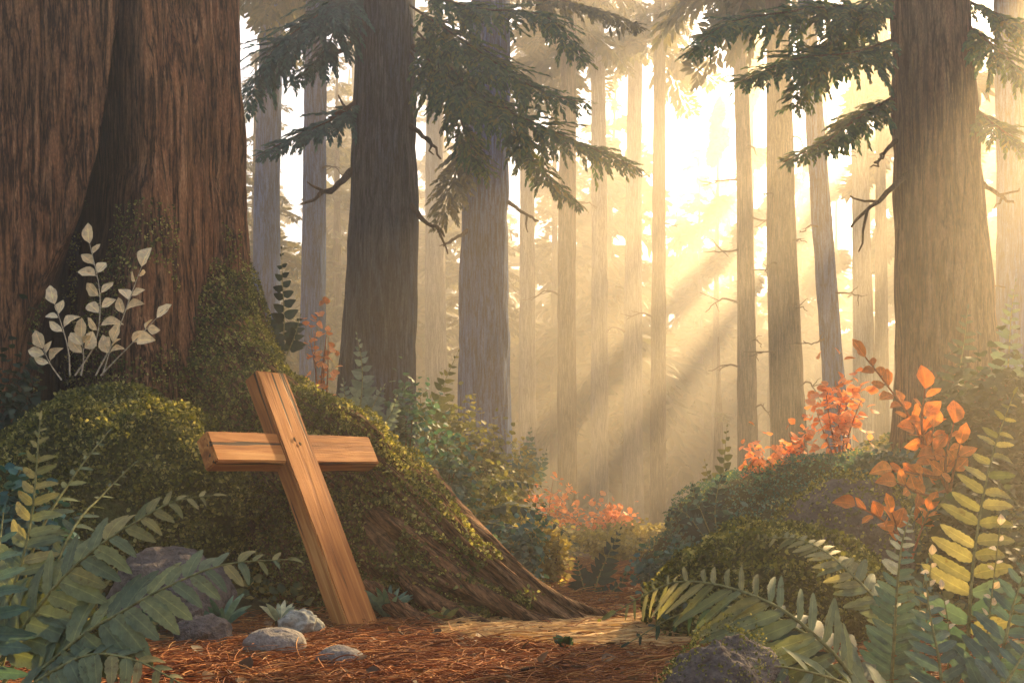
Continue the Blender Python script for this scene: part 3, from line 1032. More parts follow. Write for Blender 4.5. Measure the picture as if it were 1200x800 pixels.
# far conifers, alike in the mist
spots = [(7.0, 42.0), (9.9, 43.5)]
tries = 0
while len(spots) < 26 and tries < 5000:
    tries += 1
    Yf = 29 + 15 * frng.random()
    xf = (frng.random() - .5) * 1.15 * Yf
    pxf = 600 + xf / Yf * FPX
    if 790 < pxf < 900 and Yf < 37:
        continue
    if all((xf - a) ** 2 + (Yf - b_) ** 2 > 6 for a, b_ in spots):
        spots.append((xf, Yf))
for i, (xf, Yf) in enumerate(spots):
    b = A(xf, Yf, float(hmap(xf, Yf)) - .1)
    top = b + A(frng.normal() * .3, 0, 13.5 + 2 * frng.random())
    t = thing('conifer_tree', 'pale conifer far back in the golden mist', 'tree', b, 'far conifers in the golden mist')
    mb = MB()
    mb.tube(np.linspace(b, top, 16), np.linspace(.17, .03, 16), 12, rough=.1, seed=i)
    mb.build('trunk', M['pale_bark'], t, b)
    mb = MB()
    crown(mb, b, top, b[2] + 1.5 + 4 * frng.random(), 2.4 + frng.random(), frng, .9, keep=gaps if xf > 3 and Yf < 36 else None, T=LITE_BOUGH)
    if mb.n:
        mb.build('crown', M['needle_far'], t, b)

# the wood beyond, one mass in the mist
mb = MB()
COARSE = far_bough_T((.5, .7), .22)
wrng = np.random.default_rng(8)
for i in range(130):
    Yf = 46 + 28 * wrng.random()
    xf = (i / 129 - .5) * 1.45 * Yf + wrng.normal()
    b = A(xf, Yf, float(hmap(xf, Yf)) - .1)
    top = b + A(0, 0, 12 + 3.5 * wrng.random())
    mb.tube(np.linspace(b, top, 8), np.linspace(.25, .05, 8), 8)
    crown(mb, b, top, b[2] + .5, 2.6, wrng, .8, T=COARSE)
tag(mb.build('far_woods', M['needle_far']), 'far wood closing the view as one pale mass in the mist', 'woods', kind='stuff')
print('coarse', len(COARSE[1]), 'lite', len(LITE_BOUGH[1]))

# ------------------------------------------------------------------ mounds and rocks
def blob(center, radii, seed, n=70, rough=.18, freq=1.6, flat=0.0):
    th = np.linspace(0, 2 * np.pi, n * 2, endpoint=False)
    ph = np.linspace(.03, np.pi - .03, n)
    PH, TH = np.meshgrid(ph, th, indexing='ij')
    D = np.stack([np.sin(PH) * np.cos(TH), np.sin(PH) * np.sin(TH), np.cos(PH)], -1)
    r = 1 + rough * 2 * (fbm(D * freq + seed * 3.7, 4, seed) - .5) + rough * .35 * (fbm(D * freq * 5 + seed, 3, seed + 2) - .5)
    if flat:
        r = r * (1 - flat * np.maximum(0, vnoise(D * 2.2 + seed, seed + 5) - .5))
    V = np.asarray(center) + D * r[..., None] * np.asarray(radii)
    return V, grid_faces(n, n * 2, True)[:, ::-1], D


def rock(name, label, center, radii, mat, seed, cat='rock', rough=.18, moss=0, flat=.5, leaf='moss', size=(.010, .024)):
    V, F, D = blob(center, radii, seed, 44 if moss == 0 else 70, rough, flat=flat)
    base = A(center[0], center[1], center[2] - radii[2] * .6)
    mb = MB()
    mb.add(V, F)
    mb.add(V[0].mean(0)[None].repeat(3, 0), [[0, 1, 2]])
    mb.f.pop(), mb.v.pop()
    mb.n -= 3
    # close the poles
    m = V.shape[1]
    for row in (V[0], V[-1]):
        mb.add(np.vstack([row.mean(0), row]), [[0, 1 + j, 1 + (j + 1) % m] for j in range(m)])
    if not moss:
        return tag(mb.build(name, mat, None, base), label, cat)
    t = thing(name, label, cat, base)
    mb.build('stone', mat, t, base)
    r2 = np.random.default_rng(seed + 100)
    P, Nn = surf_points(V.reshape(-1, 3), F, moss, r2)
    Nn[((P - center) * Nn).sum(1) < 0] *= -1
    e = fbm(P * 4, 3, seed)
    k = (e + .45 * Nn[:, 2] > .42) & (P[:, 2] > .02)
    lump = np.clip((fbm(P * 9, 2, 6) - .35) * 3, 0, 1)
    ml = MB()
    scatter_leaves(ml, MOSSL, P[k] + Nn[k] * (.04 * lump[k])[:, None], Nn[k], size, r2, .8, lift=size[1])
    o = ml.build('moss', M[leaf], t, base)
    o['kind'] = 'stuff'
    return t


rock('mossy_boulder', 'big rounded boulder under thick moss below the cream leaved plant', A(-1.95, 4.75, .38), (.72, .55, .62), M['moss_bed'], 3, moss=80000, rough=.16, flat=.2)
rock('boulder', 'violet-grey bare boulder behind the big fern', A(-1.36, 3.95, .08), (.27, .24, .25), M['stone_violet'], 5)
rock('stone', 'oval grey stone on brown needles before the cross', A(-.775, 3.22, .035), (.105, .08, .065), M['stone'], 8, rough=.1, flat=.3)
rock('stone', 'small blue-grey pebble nearest the path, right of the oval stone', A(-.535, 3.05, .015), (.074, .06, .048), M['stone'], 9, rough=.12, flat=.3)
rock('stone', 'jagged violet stone beside the lowest tips of the fern', A(-1.1, 3.5, .03), (.10, .08, .085), M['stone_violet'], 12, rough=.3)
rock('stone', 'pale lichen covered stone at the foot of the cross', A(-.80, 3.72, .04), (.085, .07, .06), M['lichen'], 13, rough=.35)
rock('rock', 'violet rock with a mossy cap at the bottom under the arching fern', A(.445, 2.02, .09), (.125, .11, .135), M['stone_violet'], 15, rough=.25, moss=5000, size=(.003, .008))
rock('boulder', 'dark boulder with a thin mossy rim behind the arching fern', A(1.54, 4.5, .32), (.29, .27, .29), M['stone_violet'], 16, moss=3500, flat=.2)
rock('mossy_boulder', 'low olive mossy boulder beneath the arching fern', A(.98, 3.75, .06), (.44, .4, .30), M['moss_bed'], 17, moss=32000, flat=.2)
rock('mossy_boulder', 'teal mossy hummock on the bank under the orange bushes', A(2.55, 6.9, .18), (1.6, .9, .60), M['moss_bed'], 18, moss=60000, flat=.2, leaf='moss_teal')

# ------------------------------------------------------------------ plants
def frond(mb, pts, npairs, ln, rng, tmpl=PINNA, wid=1.0, nh=(0, -.75, .65), ang=.42, droop=.18, prof=None, r0=.006, mats=(0, 1), t0=.12, tipmat=None, tipfrom=.6, up=1.0):
    """a fern frond: tapering stalk and rows of leaflets that shorten towards the tip"""
    n = 80
    P = spline(pts, n)
    T = nrm(np.gradient(P, axis=0))
    mb.tube(P, np.linspace(r0, r0 * .25, n), 6, mats[1])
    prof = prof or (lambda t: np.clip((t + .12) * 2.6, .3, 1) * (1 - t) ** .8 + .07)
    Rl, Ll, Rt, Lt = [], [], [], []
    nh = A(*nh)
    for i in range(npairs):
        for sd in (-1, 1):
            t = t0 + (1 - t0) * (i + .5 + .12 * rng.normal() + .22 * (sd > 0)) / (npairs + .3)
            t = min(t, .985)
            ix = int(t * (n - 1))
            tt = T[ix]
            S = nrm(np.cross(tt, nh))
            Nn = nrm(np.cross(S, tt))
            if Nn @ nh < 0:
                Nn = -Nn
            a = ang - .02 + .22 * t + .04 * rng.normal()
            d = nrm(np.cos(a) * S * sd + np.sin(a) * tt - Nn * (droop + .08 * rng.normal()))
            l_ = ln * prof(t) * (.9 + .2 * rng.random()) * (up if S[2] * sd > .05 else 1)
            zn = nrm(Nn + .13 * rng.normal(size=3))
            Rm = frames(d[None], zn[None])[0] * A(l_, l_ * wid * (1 + .25 * (1 - prof(t))), l_)
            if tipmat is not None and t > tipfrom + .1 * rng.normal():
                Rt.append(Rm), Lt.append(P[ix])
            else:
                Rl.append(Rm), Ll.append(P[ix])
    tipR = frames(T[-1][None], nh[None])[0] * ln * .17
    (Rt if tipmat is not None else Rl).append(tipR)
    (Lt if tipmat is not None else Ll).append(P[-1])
    if Rl:
        mb.inst(tmpl, np.array(Rl), np.array(Ll), mats[0])
    if Rt:
        mb.inst(tmpl, np.array(Rt), np.array(Lt), tipmat)


def px_pts(l):
    return [at(*p) for p in l]


def fern(name, label, base, fronds, mats, rng, group=None, cat='fern', near=1.0, **kw):
    """mats = [leaflets, stalk, tip leaflets]"""
    base = np.asarray(base, float)
    t = thing(name, label, cat, base, group)
    for f in fronds:
        pts, npairs, ln = f[:3]
        opt = dict(kw)
        if len(f) > 3:
            opt.update(f[3])
        mm = opt.pop('mm', mats)
        mb = MB()
        P = [at(a_, b_, c_ * near) for a_, b_, c_ in pts]
        if near < 1:
            P = [base + .15 * (P[0] - base) * A(1, 1, 0)] + P
            opt['t0'] = .22
            ln *= 1.12
            npairs = int(npairs * 1.15)
        frond(mb, P, npairs, ln, rng, **opt)
        mb.build('frond', mm, t, base)
    return t


rng = np.random.default_rng(21)
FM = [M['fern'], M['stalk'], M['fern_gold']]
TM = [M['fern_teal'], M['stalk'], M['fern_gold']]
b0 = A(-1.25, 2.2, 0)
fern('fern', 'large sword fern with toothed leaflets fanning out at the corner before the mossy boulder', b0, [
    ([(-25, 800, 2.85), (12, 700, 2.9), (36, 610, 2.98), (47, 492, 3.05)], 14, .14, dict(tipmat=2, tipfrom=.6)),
    ([(-5, 800, 2.85), (40, 640, 3.0), (85, 560, 3.15), (126, 507, 3.25)], 12, .10),
    ([(10, 790, 2.85), (80, 630, 3.0), (120, 580, 3.2), (157, 543, 3.3)], 11, .085),
    ([(-10, 790, 2.8), (60, 692, 2.8), (115, 640, 2.8), (165, 608, 2.82), (205, 587, 2.85), (250, 580, 2.9)], 14, .165, dict(tipmat=2, tipfrom=.6)),
    ([(30, 800, 2.75), (95, 745, 2.72), (140, 718, 2.7), (190, 690, 2.7), (260, 662, 2.74), (337, 655, 2.8)], 15, .19, dict(tipmat=2, tipfrom=.9)),
    ([(40, 800, 2.7), (100, 768, 2.66), (155, 772, 2.62), (212, 800, 2.6)], 11, .17, dict(tipmat=2, tipfrom=.75, nh=(0, -.6, .75))),
    ([(-30, 800, 2.8), (-12, 720, 2.75), (-2, 650, 2.75), (4, 600, 2.8)], 8, .13, dict(mm=TM)),
], FM, rng, wid=1.0, near=.8)

# right-hand ferns
b1 = A(.98, 2.1, .0)
fern('fern', 'arching sword fern with long drooping leaflets over the path edge', b1, [
    ([(1015, 805, 2.75), (972, 760, 2.72), (935, 727, 2.74), (900, 705, 2.78), (850, 687, 2.86), (800, 681, 2.95), (765, 692, 3.05), (722, 716, 3.1)], 19, .26,
     dict(tipmat=2, tipfrom=.5, droop=.12, nh=(-.1, -.8, .6), up=.55, wid=.5)),
    ([(1030, 810, 2.85), (940, 740, 2.98), (870, 712, 3.1), (800, 718, 3.2), (738, 752, 3.25)], 13, .15, dict(mm=[M['fern_dark'], M['stalk']], droop=.3)),
    ([(1010, 810, 2.7), (960, 790, 2.6), (900, 780, 2.55), (860, 795, 2.5)], 8, .14, dict(mm=[M['fern'], M['stalk']])),
], FM, rng, wid=.85, near=.78)
b2 = A(1.36, 3.2, .05)
fern('fern', 'golden fern curving over the low olive mossy boulder', b2, [
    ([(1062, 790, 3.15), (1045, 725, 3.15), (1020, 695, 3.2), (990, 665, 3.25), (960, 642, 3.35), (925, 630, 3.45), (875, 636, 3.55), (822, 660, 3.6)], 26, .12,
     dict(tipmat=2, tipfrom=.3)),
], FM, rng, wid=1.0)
fern('fern', 'upright blue-green fern with a silvery tip before the dark boulder', A(.97, 2.4, 0), [
    ([(1045, 830, 2.95), (1048, 745, 2.98), (1052, 680, 3.0), (1058, 632, 3.05), (1069, 598, 3.1)], 17, .095, dict(tipmat=2, tipfrom=.68)),
    ([(1050, 830, 3.0), (1065, 760, 3.1), (1078, 710, 3.15), (1086, 660, 3.2)], 12, .10, dict(mm=[M['fern_teal'], M['stalk'], M['fern_teal']])),
], [M['fern_teal'], M['stalk'], M['fern_pale']], rng, wid=1.1, near=.84)
fern('fern', 'tall fern with yellow leaflets up to the tip at the edge of the bank', A(1.12, 2.35, 0), [
    ([(1132, 840, 2.9), (1135, 740, 2.9), (1140, 665, 2.9), (1148, 605, 2.92), (1158, 555, 2.95), (1170, 510, 3.0), (1188, 462, 3.05)], 14, .15, dict(tipmat=2, tipfrom=.36, ang=.3)),
    ([(1150, 830, 2.75), (1175, 760, 2.75), (1190, 700, 2.8), (1215, 640, 2.85)], 10, .13),
    ([(1110, 830, 2.75), (1100, 770, 2.75), (1090, 720, 2.8), (1085, 680, 2.85)], 10, .12),
    ([(1160, 830, 2.65), (1185, 790, 2.65), (1205, 760, 2.7), (1240, 740, 2.7)], 8, .13),
], TM, rng, wid=.95, near=.82)
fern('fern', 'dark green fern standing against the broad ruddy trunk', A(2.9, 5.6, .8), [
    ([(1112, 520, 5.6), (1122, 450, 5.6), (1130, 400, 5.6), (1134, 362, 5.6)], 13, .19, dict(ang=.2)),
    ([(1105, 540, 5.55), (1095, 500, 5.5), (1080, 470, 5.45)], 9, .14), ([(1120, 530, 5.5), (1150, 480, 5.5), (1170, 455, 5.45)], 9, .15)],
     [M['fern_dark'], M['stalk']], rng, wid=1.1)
fern('fern', 'grey-green fern rising past the edge of the broad ruddy trunk', A(3.1, 6.0, .9), [
    ([(1178, 480, 6.0), (1182, 420, 6.0), (1185, 370, 6.0), (1190, 330, 6.0)], 13, .15, dict(ang=.3)),
    ([(1200, 480, 5.8), (1205, 440, 5.8), (1212, 400, 5.8)], 9, .15)], [M['fern_teal'], M['stalk']], rng, wid=1.1)
fern('fern', 'small dark fern with rounded leaflets at the bend of the path', A(.45, 5.6, 0), [
    ([(692, 706, 5.5), (703, 672, 5.5), (715, 645, 5.5), (727, 620, 5.5)], 9, .13, dict(ang=.5)), ([(690, 706, 5.45), (682, 680, 5.45), (676, 655, 5.45)], 7, .11),
    ([(695, 706, 5.4), (720, 690, 5.4), (738, 668, 5.4)], 6, .09)], [M['fern_dark'], M['stalk']], rng, tmpl=PINNA_S, wid=1.0)
fern('fern', 'dark fern with round leaflets leaning over the clearing from the teal hummock', A(1.15, 5.6, .25), [
    ([(838, 640, 5.6), (822, 600, 5.6), (815, 588, 5.6), (812, 570, 5.6)], 8, .13, dict(ang=.4)), ([(832, 640, 5.55), (808, 606, 5.5), (795, 598, 5.5), (780, 600, 5.5)], 7, .13),
    ([(842, 640, 5.6), (838, 600, 5.6), (842, 570, 5.6), (850, 552, 5.6)], 8, .13)], [M['fern_dark'], M['stalk']], rng, tmpl=PINNA_S, wid=1.0)
fern('fern', 'olive sprig standing in the mist beside the orange bushes', A(1.85, 8.0, .5), [
    ([(846, 600, 8), (848, 550, 8), (852, 500, 8)], 8, .15, dict(ang=.5)), ([(842, 600, 7.9), (832, 570, 7.9), (826, 540, 7.9)], 6, .12), ([(850, 600, 7.9), (862, 570, 7.9), (870, 550, 7.9)], 6, .12)],
     [M['shrub_olive'], M['stalk']], rng, tmpl=PINNA_S, wid=1.4)
fern('fern', 'dark teal fern against the gap beside the giant redwood', A(-1.55, 6.6, 1.0), [
    ([(332, 420, 6.6), (333, 370, 6.6), (331, 330, 6.6), (330, 292, 6.6)], 9, .15, dict(ang=.5)), ([(334, 420, 6.5), (345, 395, 6.5), (352, 370, 6.5)], 6, .12), ([(330, 420, 6.5), (318, 390, 6.5), (314, 365, 6.5)], 6, .12)],
     [M['fern_dark'], M['stalk']], rng, tmpl=PINNA_S, wid=1.3)
fern('fern', 'pale teal fern before the foot of the dark trunk', A(-.95, 6.2, .9), [
    ([(418, 500, 6.2), (424, 460, 6.2), (424, 425, 6.2), (418, 392, 6.2)], 10, .14, dict(ang=.5)), ([(425, 500, 6.1), (440, 470, 6.1), (450, 452, 6.1)], 7, .12),
    ([(440, 510, 6.0), (458, 485, 6.0), (465, 465, 6.0)], 7, .11), ([(412, 500, 6.1), (405, 470, 6.1), (402, 445, 6.1)], 7, .1)],
     [leaf_mat('pale teal leaflets', [(.08, .13, .12), (.13, .19, .17), (.2, .26, .22)]), M['stalk']], rng, tmpl=PINNA_S, wid=1.2)
fern('fern', 'olive fern with round leaflets between the dark trunk and the slate blue trunk', A(-.55, 6.8, .9), [
    ([(502, 520, 6.8), (512, 475, 6.8), (522, 445, 6.8), (537, 412, 6.8)], 9, .15, dict(ang=.4)), ([(500, 520, 6.7), (494, 485, 6.7), (492, 460, 6.7)], 6, .11)],
     [M['shrub_olive'], M['stalk']], rng, tmpl=PINNA_S, wid=1.0)
fern('fern', 'small green sprig before the base of the slate blue trunk', A(.2, 11, .6), [
    ([(617, 570, 11), (619, 535, 11), (622, 503, 11)], 8, .2, dict(ang=.5)), ([(612, 570, 10.9), (606, 545, 10.9), (604, 525, 10.9)], 6, .16), ([(622, 570, 10.9), (634, 545, 10.9), (640, 528, 10.9)], 6, .16)],
     [M['fern_teal'], M['stalk']], rng, tmpl=PINNA_S, wid=1.4)
fern('fern', 'dark sprawling fern on the slope above the small roots', A(.1, 5.9, .4), [
    ([(560, 600, 5.8), (600, 592, 5.7), (640, 605, 5.6), (672, 635, 5.5)], 10, .12), ([(560, 610, 5.6), (600, 620, 5.5), (640, 650, 5.4)], 9, .11), ([(560, 590, 5.9), (590, 565, 5.8), (640, 570, 5.8)], 9, .10)],
     [M['fern_dark'], M['stalk']], rng, tmpl=PINNA_S, wid=1.0, nh=(0, -.5, .85))


def sprig_plant(name, label, base, stems, mats, rng, cat='plant', group=None, leaf=(.06, .08), tmpl=OVAL, r0=.004, nh=(0, -.8, .5), gap=.07, spread=.75):
    """stems with leaves in pairs and one at the tip; parts stem and leaves"""
    base = np.asarray(base, float)
    t = thing(name, label, cat, base, group)
    ms, ml = MB(), MB()
    for pts, k0 in stems:
        P = spline(pts, 50)
        L = np.linalg.norm(np.diff(P, axis=0), axis=1).sum()
        ms.tube(P, np.linspace(r0, r0 * .35, 50), 6)
        T = nrm(np.gradient(P, axis=0))
        k = max(2, int(L * (1 - k0) / gap))
        R, Lc = [], []
        for i in range(k):
            for sd in (-1, 1):
                tpos = k0 + (1 - k0) * (i + .25 + .35 * (sd > 0) + .1 * rng.normal()) / (k + .3)
                ix = int(np.clip(tpos, 0, .98) * 49)
                S = nrm(np.cross(T[ix], A(*nh)))
                d = nrm(sd * S * spread + T[ix] * .65 + .18 * rng.normal(size=3))
                s = leaf[0] + (leaf[1] - leaf[0]) * rng.random()
                s *= .75 + .35 * np.sin(np.pi * min(1, tpos + .1))
                R.append(frames(d[None], nrm(A(*nh) + .35 * rng.normal(size=3))[None])[0] * s)
                Lc.append(P[ix] + d * s * .12)
                ms.tube(np.stack([P[ix], P[ix] + d * s * .16]), r0 * .4, 4)
        R.append(frames(T[-1][None], A(*nh)[None])[0] * leaf[1])
        Lc.append(P[-1])
        ml.inst(tmpl, np.array(R), np.array(Lc))
    ms.build('stem', mats[1], t, base)
    ml.build('leaves', mats[0], t, base)
    return t


S = px_pts
sprig_plant('leafy_plant', 'cream leaved plant with round paired leaves on top of the mossy boulder', at(85, 440, 4.75), [
    (S([(88, 440, 4.75), (112, 400, 4.72), (117, 345, 4.7), (105, 285, 4.7)]), .34), (S([(112, 440, 4.72), (135, 395, 4.68), (152, 350, 4.65), (166, 312, 4.62)]), .55),
    (S([(118, 440, 4.7), (145, 412, 4.66), (165, 392, 4.62), (184, 372, 4.6)]), .5), (S([(82, 440, 4.75), (80, 410, 4.75), (72, 380, 4.75), (64, 356, 4.75)]), .55),
    (S([(72, 445, 4.7), (60, 428, 4.7), (50, 408, 4.7)]), .5), (S([(95, 440, 4.7), (98, 420, 4.68), (96, 396, 4.66)]), .55), (S([(120, 440, 4.7), (126, 420, 4.68), (132, 400, 4.66)]), .55)],
    [M['cream'], M['cream_stem']], rng, leaf=(.068, .095), gap=.078)
sprig_plant('leafy_plant', 'tall plant with big orange leaves against the broad ruddy trunk', at(1135, 620, 4.5), [
    (S([(1137, 630, 4.5), (1108, 570, 4.5), (1082, 520, 4.48), (1062, 482, 4.45), (1040, 452, 4.42), (1014, 418, 4.4)]), .3), (S([(1085, 526, 4.48), (1080, 495, 4.4), (1084, 455, 4.36)]), .2),
    (S([(1100, 560, 4.5), (1092, 520, 4.4), (1094, 500, 4.38)]), .2), (S([(1112, 580, 4.5), (1118, 550, 4.4), (1125, 520, 4.35)]), .3), (S([(1100, 560, 4.5), (1075, 555, 4.4), (1045, 550, 4.35)]), .2),
    (S([(1108, 575, 4.5), (1085, 580, 4.4), (1050, 565, 4.3)]), .3), (S([(1112, 585, 4.5), (1108, 540, 4.42), (1118, 495, 4.4)]), .35)],
    [M['orange'], M['orange_stem']], rng, leaf=(.062, .10), gap=.066, r0=.008)
sprig_plant('leafy_plant', 'small orange sprig reaching over the dark boulder', at(1060, 640, 3.9), [
    (S([(1062, 655, 3.9), (1050, 625, 3.88), (1030, 606, 3.85), (1002, 592, 3.82)]), .25), (S([(1055, 640, 3.9), (1050, 615, 3.84), (1045, 600, 3.82)]), .3), (S([(1068, 655, 3.9), (1078, 625, 3.9), (1088, 598, 3.9)]), .6)],
    [M['orange'], M['orange_stem']], rng, leaf=(.05, .085), gap=.065, r0=.006)


sprig_plant('fleck_sprig', 'small white highlight flecks on thin added stems among the blue-green ferns', A(1.0, 2.35, .05), [  # stems added to carry pale flecks, standing in for highlights on the ferns
    (S([(1082, 800, 2.4), (1086, 720, 2.38), (1092, 650, 2.36)]), .35), (S([(1150, 800, 2.3), (1162, 700, 2.3), (1172, 615, 2.28)]), .4), (S([(1110, 800, 2.35), (1112, 740, 2.33), (1104, 690, 2.3)]), .4)],
    [M['cream'], M['stalk']], rng, cat='flecks', leaf=(.016, .026), gap=.05, r0=.0025)


def leaf_bush(name, label, base, radii, n, mats, rng, size=(.04, .07), tmpl=LEAF, cat='bush', group=None, lob=1.0, stems=7):
    """a loose bush: stems fanning out, leaves in clumps through an uneven crown"""
    base = np.asarray(base, float)
    radii = A(*radii)
    t = thing(name, label, cat, base, group)
    ms, ml = MB(), MB()
    c0 = base + A(0, 0, radii[2] * .15)
    tips = []
    for k in range(stems):
        d = nrm(A(rng.normal() * 1.0, rng.normal() * 1.0, .9 + .6 * rng.random()))
        tip = c0 + d * radii * A(1, 1, 1.35) * (.75 + .35 * rng.random())
        mid = (base + tip) / 2 + .1 * radii * rng.normal(size=3) + A(0, 0, radii[2] * .12)
        ms.tube(spline([base, mid, tip], 10), np.linspace(.006, .002, 10) * (1 + radii[2]), 5)
        for q in np.linspace(.35, 1, 5):
            tips.append(base * (1 - q) + tip * q)
    tips = np.array(tips)
    i = rng.integers(0, len(tips), n)
    P = tips[i] + rng.normal(size=(n, 3)) * radii * .22 * lob
    P[:, 2] = np.maximum(P[:, 2], base[2] + .01)
    Nn = nrm((P - c0) / radii + A(0, 0, .6))
    scatter_leaves(ml, tmpl, P, Nn, size, rng, .7)
    ms.build('stem', mats[1], t, base)
    ml.build('leaves', mats[0], t, base)
    return t


OM = [M['coral'], M['orange_stem']]


def bush_at(name, label, px, py, Y, wpx, hpx, n, mats, size, **kw):
    b = at(px, py, Y)
    b[2] = max(b[2], 0) if kw.pop('free', False) else gz(b)
    top = CAMH - (py - hpx - 590) / FPX * Y
    h = max(.15, top - b[2])
    return leaf_bush(name, label, b, (wpx / 2 / FPX * Y, wpx / 2 / FPX * Y * .8, h * .75), n, mats, rng, size, **kw)


for lab, px, py, Y, w, h, n, sz in (
        ('bright orange bush before the leaning blue trunk', 985, 556, 7.0, 84, 95, 210, (.05, .085)),
        ('orange bush at the foot of the warm brown trunk, lower than its neighbour', 895, 580, 6.7, 64, 60, 150, (.04, .075)),
        ('small orange bush between two larger orange bushes on the bank', 934, 562, 6.9, 50, 50, 110, (.04, .075)),
        ('coral bush at the edge of the clearing beside the slope', 645, 606, 11.5, 62, 44, 230, (.05, .09)),
        ('coral bush low in the clearing under misty trunks', 690, 612, 12.5, 74, 32, 230, (.05, .09)),
        ('faint coral bush where the path fades into mist', 728, 620, 15.0, 56, 24, 300, (.07, .11)),
        ('little coral bush in the gap between redwood and dark trunk', 374, 428, 8.0, 44, 60, 80, (.05, .08))):
    bush_at('bush', lab, px, py, Y, w, h, n, OM, sz, free=Y < 7.5, lob=1.25)
SH = {'o': [M['shrub_olive'], M['twig']], 'g': [M['shrub_gold'], M['twig']], 't': [M['shrub_teal'], M['twig']], 'd': [M['shrub_dark'], M['twig']]}
for lab, px, py, Y, w, h, n, k, sz in (
        ('rounded olive shrub topping the slope before the slate blue trunk', 535, 580, 7.6, 130, 85, 2600, 'o', (.035, .06)),
        ('golden shrub on the slope beside the coral bush', 600, 600, 8.2, 100, 60, 1800, 'g', (.03, .055)),
        ('teal shrub on the slope close above the root', 530, 620, 6.0, 90, 80, 1900, 't', (.03, .05)),
        ('olive shrub in the middle of the slope', 580, 625, 6.6, 90, 60, 1700, 'o', (.03, .05)),
        ('golden shrub low on the slope beside the small dark fern', 645, 668, 5.9, 80, 50, 1500, 'g', (.025, .045)),
        ('teal shrub at the bottom of the slope beside the roots', 600, 680, 5.2, 80, 60, 1500, 't', (.025, .045)),
        ('teal shrub between the dark trunk and the mossy root', 470, 530, 6.2, 80, 60, 1400, 't', (.03, .05)),
        ('pale golden ground shrub in the clearing beyond the small dark fern', 690, 642, 10.5, 100, 24, 1300, 'g', (.03, .06)),
        ('low golden shrub at the far side of the clearing below coral leaves', 755, 633, 12.5, 130, 18, 1300, 'g', (.04, .07)),
        ('yellow-green shrub where the path bends out of sight', 720, 655, 8.5, 90, 24, 1300, 'g', (.03, .05)),
        ('teal shrub spilling from the hummock over the path', 775, 690, 5.2, 70, 40, 1200, 't', (.02, .045)),
        ('blue-green shrub between the hummock and the arching fern', 850, 645, 5.6, 120, 45, 1500, 't', (.02, .05)),
        ('teal shrub beneath the bright orange bush', 1030, 600, 6.0, 90, 60, 1700, 't', (.025, .055)),
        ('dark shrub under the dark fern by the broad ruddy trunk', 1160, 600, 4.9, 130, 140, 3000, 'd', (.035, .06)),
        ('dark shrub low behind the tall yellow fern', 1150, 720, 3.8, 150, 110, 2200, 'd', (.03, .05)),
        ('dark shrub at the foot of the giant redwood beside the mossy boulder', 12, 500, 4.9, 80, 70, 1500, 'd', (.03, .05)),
        ('grey-green shrub under the big fern at the corner', 20, 700, 3.5, 110, 120, 1600, 't', (.03, .05)),
):
    bush_at('shrub', lab, px, py, Y, w, h, n, SH[k], sz, cat='shrub')

# low tufts at the foot of the cross
def blade_tuft(label, base, n, h, mat, rng, spread=.8):
    mb = MB()
    for i in range(n):
        a = rng.random() * 2 * np.pi
        d = A(np.cos(a) * spread, np.sin(a) * spread * .7, .8 + .4 * rng.random())
        L = h * (.6 + .5 * rng.random())
        P = base + nrm(d) * (np.linspace(0, 1, 8) * L)[:, None]
        P[:, 2] -= .25 * L * np.linspace(0, 1, 8) ** 2.5
        side = nrm(np.cross(d, A(0, -1, .3)))
        w = (.011 * np.sin(np.pi * np.linspace(.12, 1, 8)) + .001)[:, None]
        mb.add(np.stack([P - side * w, P + A(0, -.002, .002), P + side * w], 1), grid_faces(8, 3))
    return tag(mb.build('grass_tuft', mat, None, base), label, 'grass tuft')


rng = np.random.default_rng(33)
blade_tuft('grey-green grass tuft against the root right of the cross', A(-.52, 4.12, .02), 26, .22, M['fern_teal'], rng)
blade_tuft('short olive grass tuft on the needles between root strands', A(-.28, 4.0, .01), 16, .12, M['shrub_olive'], rng)
blade_tuft('small pale grass tuft behind the pale lichen covered stone', A(-.93, 3.95, .02), 14, .13, M['fern_pale'], rng)
blade_tuft('dark little grass tuft on the path below the arching fern', A(.18, 3.35, .01), 9, .07, M['fern_dark'], rng)
blade_tuft('teal grass tuft between the violet boulder and the cross', A(-1.12, 3.8, .02), 18, .2, M['fern_teal'], rng)

